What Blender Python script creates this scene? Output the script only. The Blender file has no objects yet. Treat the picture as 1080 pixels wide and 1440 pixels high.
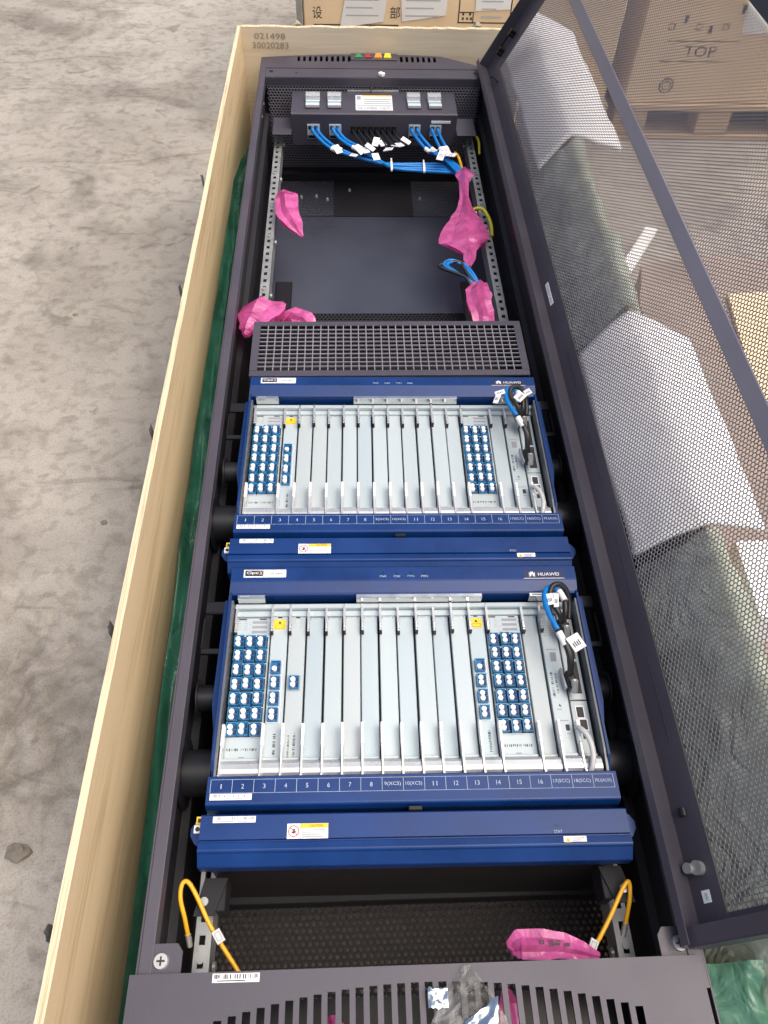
import bpy, math, random
import numpy as np
from mathutils import Vector, Matrix, noise
R=math.radians; rnd=random.Random(7)
sc=bpy.context.scene; COL=sc.collection
# ---------------------------------------------------------------- camera, world, sun, exposure
cam=bpy.data.cameras.new('camera'); co=bpy.data.objects.new('camera',cam); COL.objects.link(co); sc.camera=co
cam.sensor_fit='HORIZONTAL'; cam.sensor_width=36; cam.lens=36.03; cam.clip_start=.02; cam.clip_end=200
co.location=(-.0593,-.0318,.9627); co.rotation_euler=(R(36.72),R(-1.369),R(-1.916))
SUN_EL,SUN_AZ=66,105           # azimuth measured from +y towards +x
w=bpy.data.worlds.new('World'); sc.world=w; w.use_nodes=True
nt=w.node_tree; bg=nt.nodes['Background']; sky=nt.nodes.new('ShaderNodeTexSky')
sky.sky_type='NISHITA'; sky.sun_disc=False; sky.sun_elevation=R(SUN_EL); sky.sun_rotation=R(SUN_AZ)
sky.air_density=1.0; sky.dust_density=8.0; sky.ozone_density=1.0
nt.links.new(sky.outputs[0],bg.inputs[0]); bg.inputs[1].default_value=.15
sl=bpy.data.lights.new('sun','SUN'); sl.energy=1.5; sl.angle=R(70); sl.color=(1,.94,.86)
so=bpy.data.objects.new('sun',sl); COL.objects.link(so)
d=Vector((math.sin(R(SUN_AZ))*math.cos(R(SUN_EL)),math.cos(R(SUN_AZ))*math.cos(R(SUN_EL)),math.sin(R(SUN_EL))))
so.rotation_euler=(-d).to_track_quat('-Z','Y').to_euler(); so.location=d*10
vs=sc.view_settings; vs.view_transform='Standard'; vs.look='None'; vs.exposure=.38; vs.gamma=1; vs.use_curve_mapping=False
# ---------------------------------------------------------------- materials
def mat(name,col,rough=.5,metal=0,bump=0,bscale=200,var=0,vscale=6,coat=0,spec=.5,alpha=1,trans=0,stretch=None,sheen=0):
    m=bpy.data.materials.new(name); m.use_nodes=True; n=m.node_tree.nodes; l=m.node_tree.links; p=n['Principled BSDF']
    p.inputs['Base Color'].default_value=(*col,1); p.inputs['Roughness'].default_value=rough; p.inputs['Metallic'].default_value=metal
    p.inputs['Coat Weight'].default_value=coat; p.inputs['Coat Roughness'].default_value=.15; p.inputs['Specular IOR Level'].default_value=spec
    p.inputs['Alpha'].default_value=alpha; p.inputs['Transmission Weight'].default_value=trans
    tc=n.new('ShaderNodeTexCoord'); vec=tc.outputs['Object']
    if stretch:
        mp=n.new('ShaderNodeMapping'); mp.inputs['Scale'].default_value=stretch; l.new(vec,mp.inputs[0]); vec=mp.outputs[0]
    if var:
        t=n.new('ShaderNodeTexNoise'); t.inputs['Scale'].default_value=vscale; t.inputs['Detail'].default_value=6; l.new(vec,t.inputs['Vector'])
        mx=n.new('ShaderNodeMix'); mx.data_type='RGBA'; mx.inputs[6].default_value=(*[c*(1-var) for c in col],1); mx.inputs[7].default_value=(*[min(1,c*(1+var)) for c in col],1)
        cr=n.new('ShaderNodeMapRange'); cr.inputs[1].default_value=.3; cr.inputs[2].default_value=.7; l.new(t.outputs[0],cr.inputs[0]); l.new(cr.outputs[0],mx.inputs[0]); l.new(mx.outputs[2],p.inputs['Base Color'])
        r2=n.new('ShaderNodeMapRange'); r2.inputs[1].default_value=.3; r2.inputs[2].default_value=.7; r2.inputs[3].default_value=max(.02,rough-.08); r2.inputs[4].default_value=rough+.08
        l.new(t.outputs[0],r2.inputs[0]); l.new(r2.outputs[0],p.inputs['Roughness'])
    if bump:
        b=n.new('ShaderNodeTexNoise'); b.inputs['Scale'].default_value=bscale; b.inputs['Detail'].default_value=4; l.new(vec,b.inputs['Vector'])
        bn=n.new('ShaderNodeBump'); bn.inputs['Strength'].default_value=bump; bn.inputs['Distance'].default_value=.002; l.new(b.outputs[0],bn.inputs['Height']); l.new(bn.outputs[0],p.inputs['Normal'])
    return m
GREY=mat('grey_powder_coat',(.054,.049,.066),.43,bump=.12,bscale=900,var=.12,vscale=7)
MESHG=mat('lit_pale_mesh_coat',(.20,.19,.215),.42,var=.1)  # door grey made paler: lit webs and hazy veil put into the colour
INNER=mat('shade_dark_grey_coat',(.016,.016,.020),.6,bump=.1,bscale=900,var=.15,spec=.25)  # same grey coat darkened; the interior shade is put into the colour
BLACK=mat('black_plastic',(.010,.010,.012),.35,var=.2,spec=.3)
BAR=mat('sheen_pale_grey_coat',(.22,.21,.255),.35,spec=.7,var=.08)  # sheen of reflected sky on the bar painted in by a paler grey
GUIDE=mat('shade_toned_dark_steel',(.13,.14,.155),.4,metal=.5,var=.15,vscale=20)  # dark steel; on the side guides it paints in their shading
BLUE=mat('blue_enamel',(.004,.030,.135),.3,bump=.05,bscale=700,var=.2,vscale=12,spec=.3)
ALU=mat('pale_faceplate',(.42,.485,.505),.34,metal=.12,bump=.06,bscale=1500,var=.05,vscale=18,stretch=(1,.05,1))
ALUB=mat('pale_faceplate_cool',(.38,.455,.485),.32,metal=.15,bump=.06,bscale=1500,var=.07,vscale=14,stretch=(1,.05,1))
ALUC=mat('pale_faceplate_grey',(.40,.45,.46),.38,metal=.12,bump=.06,bscale=1500,var=.08,vscale=10,stretch=(1,.06,1))
SILVER=mat('bright_zinc',(.72,.72,.71),.25,metal=.75,var=.1,vscale=40)
CHROME=mat('polished_strip',(.62,.63,.62),.18,metal=1,bump=.15,bscale=30,var=.1,vscale=30)
LIP=mat('bent_lip',(.50,.52,.53),.3,metal=.55,var=.08,vscale=25)
PLATE=mat('sheen_tinted_back_coat',(.045,.05,.072),.34,bump=.1,bscale=900,var=.15)  # bluish sheen of reflected sky is put into this base colour
STEEL=mat('rail_steel',(.38,.39,.385),.36,metal=.5,var=.18,vscale=30)
WHITE=mat('white_label',(.72,.73,.74),.5,var=.03)
CAPW=mat('white_cap',(.80,.80,.80),.4)
PRINT=mat('white_print',(.38,.44,.54),.5)
INK=mat('black_print',(.02,.02,.02),.6)
GINK=mat('grey_print',(.26,.27,.30),.6)
YELL=mat('yellow_sticker',(.80,.50,.02),.5)
PORTB=mat('port_blue',(.02,.20,.40),.3,var=.2,vscale=90)
PORTD=mat('port_recess',(.012,.11,.28),.4)
NAVY=mat('port_shutter',(.004,.02,.075),.4)
CABB=mat('blue_cable',(.0,.17,.52),.35,var=.08,vscale=60)
CABK=mat('black_cable',(.014,.014,.015),.4)
CABY=mat('yellow_cable',(.74,.38,.015),.4,var=.08,vscale=60)
CABG=mat('yellow_green_cable',(.55,.52,.03),.4)
CABW=mat('grey_cable',(.52,.53,.52),.4)
CLEARC=mat('clear_cover',(.9,.93,.95),.05,alpha=.35)
BRKR=mat('breaker_grey',(.55,.57,.58),.4)
BRKB=mat('breaker_blue',(.10,.30,.42),.4)
FOAM=mat('white_foam',(.90,.90,.91),.7,bump=.25,bscale=250,var=.03)
PAPER=mat('paper',(.78,.78,.76),.6,var=.04,vscale=12)
LG=mat('lamp_green',(.02,.22,.08),.25,coat=.5); LR=mat('lamp_red',(.30,.02,.04),.25,coat=.5); LO=mat('lamp_orange',(.75,.28,.03),.25,coat=.5); LY=mat('lamp_yellow',(.70,.60,.03),.25,coat=.5)
BLUEINK=mat('faint_print',(.40,.47,.50),.6)
REDINK=mat('red_print',(.5,.03,.03),.6)
def wood(name,ca,cb,axis):
    m=mat(name,ca,.6); n=m.node_tree.nodes; l=m.node_tree.links; p=n['Principled BSDF']
    tc=n.new('ShaderNodeTexCoord'); mp=n.new('ShaderNodeMapping'); mp.inputs['Scale'].default_value=axis; l.new(tc.outputs['Object'],mp.inputs[0])
    a=n.new('ShaderNodeTexNoise'); a.inputs['Scale'].default_value=7; a.inputs['Detail'].default_value=9; a.inputs['Distortion'].default_value=.5; l.new(mp.outputs[0],a.inputs['Vector'])
    b=n.new('ShaderNodeTexNoise'); b.inputs['Scale'].default_value=1.7; b.inputs['Detail'].default_value=3; l.new(mp.outputs[0],b.inputs['Vector'])
    ad=n.new('ShaderNodeMath'); ad.operation='ADD'; l.new(a.outputs[0],ad.inputs[0]); l.new(b.outputs[0],ad.inputs[1])
    r=n.new('ShaderNodeValToRGB'); r.color_ramp.elements[0].position=.72; r.color_ramp.elements[0].color=(*cb,1); r.color_ramp.elements[1].position=1.2/1.0 if False else 1.0; r.color_ramp.elements[1].color=(*ca,1)
    l.new(ad.outputs[0],r.inputs[0]); l.new(r.outputs[0],p.inputs['Base Color'])
    bn=n.new('ShaderNodeBump'); bn.inputs['Strength'].default_value=.3; bn.inputs['Distance'].default_value=.002; l.new(a.outputs[0],bn.inputs['Height']); l.new(bn.outputs[0],p.inputs['Normal'])
    return m
PLY=wood('plywood_face',(.65,.50,.305),(.52,.385,.215),(14,1.0,14))
PLYX=wood('haze_paled_plywood',(.76,.65,.47),(.70,.58,.40),(1.0,14,14))  # plywood paled to paint in the haze and glare of the far end
PLYE=wood('plywood_edge',(.62,.53,.36),(.40,.31,.18),(90,1.6,90))
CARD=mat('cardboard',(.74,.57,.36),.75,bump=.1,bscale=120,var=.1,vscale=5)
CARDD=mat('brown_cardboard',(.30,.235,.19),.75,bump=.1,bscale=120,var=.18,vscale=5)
PALW=wood('pallet_wood',(.50,.36,.22),(.36,.25,.14),(1,14,14))
def plastic(name,col,op,rough=.18,bscale=22,bstr=.7):
    m=mat(name,col,rough); n=m.node_tree.nodes; l=m.node_tree.links; p=n['Principled BSDF']; p.inputs['Coat Weight'].default_value=.4
    tr=n.new('ShaderNodeBsdfTranslucent'); tr.inputs[0].default_value=(*col,1); tp=n.new('ShaderNodeBsdfTransparent'); tp.inputs[0].default_value=(*[min(1,.35+.65*c) for c in col],1)
    m1=n.new('ShaderNodeMixShader'); m1.inputs[0].default_value=.35; l.new(p.outputs[0],m1.inputs[1]); l.new(tr.outputs[0],m1.inputs[2])
    m2=n.new('ShaderNodeMixShader'); m2.inputs[0].default_value=op; l.new(tp.outputs[0],m2.inputs[1]); l.new(m1.outputs[0],m2.inputs[2])
    tc=n.new('ShaderNodeTexCoord'); t=n.new('ShaderNodeTexNoise'); t.inputs['Scale'].default_value=bscale; t.inputs['Detail'].default_value=3; t.inputs['Distortion'].default_value=1.5; l.new(tc.outputs['Object'],t.inputs['Vector'])
    ab=n.new('ShaderNodeMath'); ab.operation='SUBTRACT'; ab.inputs[1].default_value=.5; l.new(t.outputs[0],ab.inputs[0])
    a2=n.new('ShaderNodeMath'); a2.operation='ABSOLUTE'; l.new(ab.outputs[0],a2.inputs[0])
    bn=n.new('ShaderNodeBump'); bn.inputs['Strength'].default_value=bstr; bn.inputs['Distance'].default_value=.02; l.new(a2.outputs[0],bn.inputs['Height']); l.new(bn.outputs[0],p.inputs['Normal'])
    l.new(m2.outputs[0],n['Material Output'].inputs[0]); return m
PINK=plastic('pink_film',(.80,.17,.48),.80,.12,30,.12)
def creased(m,lo,hi,sc1):
    n=m.node_tree.nodes; l=m.node_tree.links; tc=n.new('ShaderNodeTexCoord'); t=n.new('ShaderNodeTexNoise'); t.inputs['Scale'].default_value=sc1; t.inputs['Detail'].default_value=2; t.inputs['Distortion'].default_value=1; l.new(tc.outputs['Object'],t.inputs['Vector'])
    r=n.new('ShaderNodeMapRange'); r.inputs[1].default_value=.38; r.inputs[2].default_value=.6; r.inputs[3].default_value=lo; r.inputs[4].default_value=hi; l.new(t.outputs[0],r.inputs[0])
    mx=[x for x in n if x.type=='MIX_SHADER'][1]; l.new(r.outputs[0],mx.inputs[0])
    # sharp crease network added to the relief
    v=n.new('ShaderNodeTexVoronoi'); v.feature='DISTANCE_TO_EDGE'; v.inputs['Scale'].default_value=sc1*1.6; l.new(tc.outputs['Object'],v.inputs['Vector'])
    p=n['Principled BSDF']; b0=[x for x in n if x.type=='BUMP'][0]; b1=n.new('ShaderNodeBump'); b1.inputs['Strength'].default_value=.35; b1.inputs['Distance'].default_value=.01; l.new(v.outputs[0],b1.inputs['Height']); l.new(b0.outputs[0],b1.inputs['Normal']); l.new(b1.outputs[0],p.inputs['Normal'])
creased(PINK,.62,.92,26)
[setattr(x.inputs['Strength'],'default_value',.12) for x in PINK.node_tree.nodes if x.type=='BUMP']
GREEN=plastic('green_film',(.05,.22,.15),.9,.18,9,.8)
GREENP=plastic('pale_green_film',(.70,.79,.66),.7,.2,12,.9)
GREENN=plastic('sea_green_film',(.16,.38,.27),.72,.16,14,.7)
CLEAR=plastic('clear_film',(.80,.80,.77),.2,.06,30,.8)
creased(CLEAR,.08,.38,30)
creased(GREENP,.5,.9,8)
creased(GREEN,.6,.95,7)
FOIL=mat('foil',(.60,.65,.69),.24,metal=1,var=.1,vscale=20)
# concrete
def concrete():
    m=mat('concrete',(.35,.32,.28),.8); n=m.node_tree.nodes; l=m.node_tree.links; p=n['Principled BSDF']
    tc=n.new('ShaderNodeTexCoord')
    def nz(s,dt,dist=0,sc_=None):
        t=n.new('ShaderNodeTexNoise'); t.inputs['Scale'].default_value=s; t.inputs['Detail'].default_value=dt; t.inputs['Distortion'].default_value=dist
        v=tc.outputs['Object']
        if sc_:
            mp=n.new('ShaderNodeMapping'); mp.inputs['Scale'].default_value=sc_; mp.inputs['Rotation'].default_value=(0,0,.35); l.new(v,mp.inputs[0]); v=mp.outputs[0]
        l.new(v,t.inputs['Vector']); return t.outputs[0]
    def ramp(v,a,b,ca,cb):
        r=n.new('ShaderNodeValToRGB'); r.color_ramp.elements[0].position=a; r.color_ramp.elements[1].position=b; r.color_ramp.elements[0].color=(*ca,1); r.color_ramp.elements[1].color=(*cb,1); l.new(v,r.inputs[0]); return r.outputs[0]
    def mul(a,b):
        x=n.new('ShaderNodeMix'); x.data_type='RGBA'; x.blend_type='MULTIPLY'; x.inputs[0].default_value=1; l.new(a,x.inputs[6]); l.new(b,x.inputs[7]); return x.outputs[2]
    c=ramp(nz(1.6,9,.3),.36,.64,(.305,.28,.242),(.40,.372,.328))
    c=mul(c,ramp(nz(4,7,.6),.32,.50,(.78,.77,.76),(1,1,1)))          # scuffed dirt
    c=mul(c,ramp(nz(2.6,8,.8),.32,.43,(.66,.65,.65),(1,1,1)))                   # dark stains
    c=mul(c,ramp(nz(11,6,.5,(1,2.2,1)),.30,.48,(.84,.83,.82),(1,1,1)))
    c=mul(c,ramp(nz(260,4),.34,.52,(.78,.78,.77),(1,1,1)))
    c=mul(c,ramp(nz(34,10,.3),.36,.5,(.80,.79,.77),(1,1,1)))                     # grit
    c=mul(c,ramp(nz(7,12,1.5),.30,.37,(.68,.67,.66),(1,1,1)))                    # small dark scuffs
    c=mul(c,ramp(nz(3.2,10,2.2,(1,3.2,1)),.33,.40,(.78,.77,.76),(1,1,1)))        # dragged smears
    # trodden, cracked dirt patch on the near left
    vo=n.new('ShaderNodeTexVoronoi'); vo.feature='DISTANCE_TO_EDGE'; vo.inputs['Scale'].default_value=11
    nd=n.new('ShaderNodeTexNoise'); nd.inputs['Scale'].default_value=9; nd.inputs['Detail'].default_value=4; l.new(tc.outputs['Object'],nd.inputs['Vector'])
    vm=n.new('ShaderNodeVectorMath'); vm.operation='MULTIPLY_ADD'; vm.inputs[1].default_value=(.16,.16,.16); l.new(nd.outputs['Color'],vm.inputs[0]); l.new(tc.outputs['Object'],vm.inputs[2]); l.new(vm.outputs[0],vo.inputs['Vector'])
    ds=n.new('ShaderNodeVectorMath'); ds.operation='DISTANCE'; ds.inputs[1].default_value=(-.72,.62,G); l.new(vm.outputs[0],ds.inputs[0])
    mk=n.new('ShaderNodeMapRange'); mk.inputs[1].default_value=.17; mk.inputs[2].default_value=.34; mk.inputs[3].default_value=1; mk.inputs[4].default_value=0; l.new(ds.outputs['Value'],mk.inputs[0])
    eg=n.new('ShaderNodeMapRange'); eg.inputs[1].default_value=0; eg.inputs[2].default_value=.3; l.new(vo.outputs[0],eg.inputs[0])
    iv=n.new('ShaderNodeMath'); iv.operation='SUBTRACT'; iv.inputs[0].default_value=1; l.new(eg.outputs[0],iv.inputs[1])
    mm=n.new('ShaderNodeMath'); mm.operation='MULTIPLY'; l.new(iv.outputs[0],mm.inputs[0]); l.new(mk.outputs[0],mm.inputs[1])
    c=mul(c,ramp(mm.outputs[0],0,1,(1,1,1),(.68,.66,.63)))
    l.new(c,p.inputs['Base Color'])
    h=nz(60,12); h2=nz(6,8,.4)
    ad=n.new('ShaderNodeMath'); ad.operation='MULTIPLY_ADD'; ad.inputs[1].default_value=3; l.new(h2,ad.inputs[0]); l.new(h,ad.inputs[2])
    a3=n.new('ShaderNodeMath'); a3.operation='MULTIPLY_ADD'; a3.inputs[1].default_value=-2.2; l.new(mm.outputs[0],a3.inputs[0]); l.new(ad.outputs[0],a3.inputs[2]); ad=a3
    bn=n.new('ShaderNodeBump'); bn.inputs['Strength'].default_value=.4; bn.inputs['Distance'].default_value=.01; l.new(ad.outputs[0],bn.inputs['Height']); l.new(bn.outputs[0],p.inputs['Normal'])
    return m
CONC=None
STONE=mat('stone',(.20,.18,.15),.9,bump=.8,bscale=60,var=.3,vscale=25)
# ---------------------------------------------------------------- mesh builder
class MB:
    def __init__(s): s.v=[]; s.f=[]; s.m=[]; s.s=[]; s.mi=0; s.M=None
    def add(s,vs,fs,smooth=False):
        o=len(s.v)
        s.v+= [tuple(s.M@Vector(p)) for p in vs] if s.M else [tuple(p) for p in vs]
        for f in fs: s.f.append([i+o for i in f]); s.m.append(s.mi); s.s.append(smooth)
        return s
    def mt(s,i): s.mi=i; return s
    def box(s,x0,x1,y0,y1,z0,z1,c=0):
        if c<=0:
            s.add([(x0,y0,z0),(x1,y0,z0),(x1,y1,z0),(x0,y1,z0),(x0,y0,z1),(x1,y0,z1),(x1,y1,z1),(x0,y1,z1)],[(0,3,2,1),(4,5,6,7),(0,1,5,4),(1,2,6,5),(2,3,7,6),(3,0,4,7)])
        else:
            V=[];F=[];X=(x0,x1);Y=(y0,y1);Z=(z0,z1);idx={}
            for i in (0,1):
                for j in (0,1):
                    for k in (0,1):
                        sx,sy,sz=(1,-1)[i]*c,(1,-1)[j]*c,(1,-1)[k]*c
                        for a,p in enumerate(((X[i],Y[j]+sy,Z[k]+sz),(X[i]+sx,Y[j],Z[k]+sz),(X[i]+sx,Y[j]+sy,Z[k]))): idx[i,j,k,a]=len(V); V.append(p)
            g=idx.__getitem__
            F+=[[g((0,0,0,0)),g((0,0,1,0)),g((0,1,1,0)),g((0,1,0,0))],[g((1,0,0,0)),g((1,1,0,0)),g((1,1,1,0)),g((1,0,1,0))]]
            F+=[[g((0,0,0,1)),g((1,0,0,1)),g((1,0,1,1)),g((0,0,1,1))],[g((0,1,0,1)),g((0,1,1,1)),g((1,1,1,1)),g((1,1,0,1))]]
            F+=[[g((0,0,0,2)),g((0,1,0,2)),g((1,1,0,2)),g((1,0,0,2))],[g((0,0,1,2)),g((1,0,1,2)),g((1,1,1,2)),g((0,1,1,2))]]
            for i in (0,1):
                for j in (0,1):
                    F.append([g((i,j,0,0)),g((i,j,1,0)),g((i,j,1,1)),g((i,j,0,1))])
                    F.append([g((i,0,j,0)),g((i,1,j,0)),g((i,1,j,2)),g((i,0,j,2))])
                    F.append([g((0,i,j,1)),g((1,i,j,1)),g((1,i,j,2)),g((0,i,j,2))])
                    for k in (0,1): F.append([g((i,j,k,0)),g((i,j,k,1)),g((i,j,k,2))])
            s.add(V,F)
        return s
    def cyl(s,a,b,r0,r1=None,n=12,caps=True):
        r1=r0 if r1 is None else r1; a=Vector(a); b=Vector(b); t=(b-a).normalized(); u=t.orthogonal().normalized(); w_=t.cross(u)
        ring=lambda c,r:[c+r*(math.cos(2*math.pi*i/n)*u+math.sin(2*math.pi*i/n)*w_) for i in range(n)]
        s.add(ring(a,r0)+ring(b,r1),[(i,(i+1)%n,n+(i+1)%n,n+i) for i in range(n)],True)
        if caps: s.add(ring(a,r0),[list(range(n))[::-1]]); s.add(ring(b,r1),[list(range(n))])
        return s
    def tube(s,pts,r,n=8,seg=6):
        P=[Vector(p) for p in pts]; Q=[]
        for i in range(len(P)-1):
            p0,p1,p2,p3=P[max(i-1,0)],P[i],P[i+1],P[min(i+2,len(P)-1)]
            for k in range(seg):
                t=k/seg; Q.append(.5*((2*p1)+(p2-p0)*t+(2*p0-5*p1+4*p2-p3)*t*t+(3*p1-p0-3*p2+p3)*t**3))
        Q.append(P[-1]); V=[];F=[]; u=None
        for i,c in enumerate(Q):
            t=(Q[min(i+1,len(Q)-1)]-Q[max(i-1,0)]).normalized()
            u=t.orthogonal().normalized() if u is None else (u-t*u.dot(t)).normalized(); w_=t.cross(u)
            V+=[c+r*(math.cos(2*math.pi*k/n)*u+math.sin(2*math.pi*k/n)*w_) for k in range(n)]
        for i in range(len(Q)-1): F+=[(i*n+k,i*n+(k+1)%n,(i+1)*n+(k+1)%n,(i+1)*n+k) for k in range(n)]
        F+=[list(range(n))[::-1],[(len(Q)-1)*n+k for k in range(n)]]
        return s.add(V,F,True)
    def ext(s,poly,a0,a1,axis='x'):          # closed profile extruded along an axis
        n=len(poly)
        if axis=='x': V=[(a0,p[0],p[1]) for p in poly]+[(a1,p[0],p[1]) for p in poly]
        elif axis=='y': V=[(p[0],a0,p[1]) for p in poly]+[(p[0],a1,p[1]) for p in poly]
        else: V=[(p[0],p[1],a0) for p in poly]+[(p[0],p[1],a1) for p in poly]
        return s.add(V,[(i,(i+1)%n,n+(i+1)%n,n+i) for i in range(n)]+[list(range(n))[::-1],list(range(n,2*n))])
    def grid(s,fn,nu,nv,smooth=True):
        V=[fn(i/nu,j/nv) for j in range(nv+1) for i in range(nu+1)]
        return s.add(V,[(j*(nu+1)+i,j*(nu+1)+i+1,(j+1)*(nu+1)+i+1,(j+1)*(nu+1)+i) for j in range(nv) for i in range(nu)],smooth)
    def text(s,body,cx,cy,w_,h,z,bold=False):  # flat print fitted in a box on the plane z
        V,F=glyphs(body); xs=[p[0] for p in V]; ys=[p[1] for p in V]; x0,x1,y0,y1=min(xs),max(xs),min(ys),max(ys)
        kx=w_/(x1-x0) if w_ else h/(y1-y0); ky=h/(y1-y0)
        return s.add([((p[0]-(x0+x1)/2)*kx+cx,(p[1]-(y0+y1)/2)*ky+cy,z) for p in V],F)
    def rect(s,x0,x1,y0,y1,z): return s.add([(x0,y0,z),(x1,y0,z),(x1,y1,z),(x0,y1,z)],[(0,1,2,3)])
    def frame(s,x0,x1,y0,y1,t,z):
        return s.rect(x0,x1,y0,y0+t,z).rect(x0,x1,y1-t,y1,z).rect(x0,x0+t,y0+t,y1-t,z).rect(x1-t,x1,y0+t,y1-t,z)
    def barcode(s,x0,x1,y0,y1,z,vert=False,seed=1):
        g=random.Random(seed); a,b=(y0,y1) if vert else (x0,x1); t=a
        while t<b:
            w_=g.choice((.0004,.0006,.0009,.0013)); e=min(t+w_,b)
            if g.random()<.9: s.rect(*((x0+g.choice((0,0,.0008)),x1,t,e) if vert else (t,e,y0+g.choice((0,0,.0008)),y1)),z)
            t=e+g.choice((.0004,.0006,.001,.0016))
        return s
    def build(s,name,mats,parent=None,org=(0,0,0),loc=(0,0,0),kind=None):
        me=bpy.data.meshes.new(name); ox,oy,oz=org
        me.from_pydata([(x-ox,y-oy,z-oz) for x,y,z in s.v],[],s.f)
        for m in (mats if isinstance(mats,(list,tuple)) else [mats]): me.materials.append(m)
        me.polygons.foreach_set('material_index',s.m); me.polygons.foreach_set('use_smooth',s.s); me.update()
        return link(name,me,parent,loc,kind)
def link(name,me,parent=None,loc=(0,0,0),kind=None):
    o=bpy.data.objects.new(name,me); COL.objects.link(o); o.location=loc
    if parent: o.parent=parent
    if kind: o['kind']=kind
    return o
_g={}
def glyphs(body):
    if body not in _g:
        c=bpy.data.curves.new('t','FONT'); c.body=body; c.resolution_u=2; o=bpy.data.objects.new('t',c); COL.objects.link(o)
        me=bpy.data.meshes.new_from_object(o.evaluated_get(bpy.context.evaluated_depsgraph_get()))
        _g[body]=([tuple(v.co) for v in me.vertices],[list(p.vertices) for p in me.polygons])
        bpy.data.objects.remove(o); bpy.data.curves.remove(c); bpy.data.meshes.remove(me)
    return _g[body]
def tag(o,label,cat,group=None):
    o['label']=label; o['category']=cat
    if group: o['group']=group
    return o
def thing(name,label,cat,loc=(0,0,0),group=None):
    o=bpy.data.objects.new(name,None); COL.objects.link(o); o.location=loc; o.empty_display_size=.05
    return tag(o,label,cat,group)
# perforated sheet in a local uv plane; origin, U, V, normal; thickness; hexagonal holes
def perf(name,o,U,V,w_,h,p,hole,th,mt_,parent=None,org=(0,0,0),kind=None):
    o,U,V=[np.array(a,float) for a in (o,U,V)]; N=np.cross(U,V); R_=p/math.sqrt(3)     # pointy cells: width p, rows p*.866
    nx=int(w_/p); ny=int(h/(p*.8660254)); ang=[math.pi/2+k*math.pi/3 for k in range(6)]
    cx=[];cy=[]
    for j in range(ny):
        for i in range(nx-(j&1)): cx.append((i+.5+.5*(j&1))*p); cy.append((j+.5)*p*.8660254+ (h-ny*p*.8660254)/2)
    cx=np.array(cx)+(w_-nx*p)/2; cy=np.array(cy); n=len(cx); ca=np.cos(ang); sa=np.sin(ang)
    def ring(r,z): return o+ (cx[:,None]+r*ca)[...,None]*U+(cy[:,None]+r*sa)[...,None]*V+z*N
    rings=np.stack([ring(R_,0),ring(hole,0),ring(hole,-th),ring(R_,-th)],1)            # n,4,6,3
    verts=(rings.reshape(-1,3)-np.array(org)).astype(np.float32)
    base=np.arange(n)[:,None]*24; q=[]
    for a in range(3):
        for k in range(6):
            k2=(k+1)%6; q.append(np.stack([base[:,0]+a*6+k,base[:,0]+a*6+k2,base[:,0]+(a+1)*6+k2,base[:,0]+(a+1)*6+k],1))
    q=np.stack(q,1).reshape(-1,4); me=bpy.data.meshes.new(name)
    me.vertices.add(len(verts)); me.vertices.foreach_set('co',verts.ravel()); me.loops.add(q.size); me.loops.foreach_set('vertex_index',q.ravel().astype(np.int32))
    me.polygons.add(len(q)); me.polygons.foreach_set('loop_start',np.arange(0,q.size,4,dtype=np.int32)); me.update(calc_edges=True); me.materials.append(mt_)
    return link(name,me,parent,(0,0,0),kind)
def nz(x,y,z=0): return noise.noise(Vector((x,y,z)))
# ---------------------------------------------------------------- ground
G=-.45; CONC=concrete()
g=MB(); g.rect(-14,14,-10,18,G); gr=g.build('ground',CONC,kind='structure')
# ---------------------------------------------------------------- wooden crate
CO=(0,1,G); crate=thing('wooden_crate','open pale plywood shipping crate holding the grey cabinet','crate',CO)
ZT=.0615
def slab(name,p0,p1,z0,z1,th,mats,nseg=40,rough=.0012):   # upright panel from p0 to p1 with a slightly ragged top edge
    b=MB(); a=Vector((*p0,0)); c=Vector((*p1,0)); t=(c-a).normalized(); nrm=Vector((-t.y,t.x,0)); V=[];F=[]
    for i in range(nseg+1):
        P=a.lerp(c,i/nseg); e=rnd.uniform(-rough,rough)
        V+=[P+Vector((0,0,z0)),P+Vector((0,0,z1+e)),P+nrm*th+Vector((0,0,z1+e+rnd.uniform(-.0006,.0006))),P+nrm*th+Vector((0,0,z0))]
    for i in range(nseg):
        k=4*i; b.mt(0).add([],[]); 
    b.add(V,[])
    for i in range(nseg):
        k=4*i
        for m_,f in ((0,(k,k+4,k+5,k+1)),(1,(k+1,k+5,k+6,k+2)),(0,(k+2,k+6,k+7,k+3)),(1,(k,k+3,k+7,k+4))): b.f.append(list(f)); b.m.append(m_); b.s.append(False)
    for f in ((0,1,2,3),(4*nseg+3,4*nseg+2,4*nseg+1,4*nseg)): b.f.append(list(f)); b.m.append(1); b.s.append(False)
    return b.build(name,mats,crate,CO)
slab('side_panel',(-.369,-.42),(-.353,2.312),G+.02,ZT,.0095,[PLY,PLYE])
slab('side_panel',(.452,-.42),(.452,2.312),G+.02,ZT,-.0095,[PLY,PLYE])
slab('end_panel',(-.353,2.30),(.44,2.30),G+.02,ZT+.001,.012,[PLYX,PLYE])
slab('end_panel',(.439,-.42),(-.357,-.42),G+.02,ZT,.012,[PLYX,PLYE])
for k in range(4): MB().box(-.352,.438,-.40+k*.675,.27+k*.675,G+.06,G+.078,.001).build('base_board',PALW,crate,CO)
for x in (-.32,.04,.36): MB().box(x,x+.08,-.42,2.31,G+.001,G+.06,.002).build('skid',PALW,crate,CO)
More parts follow.
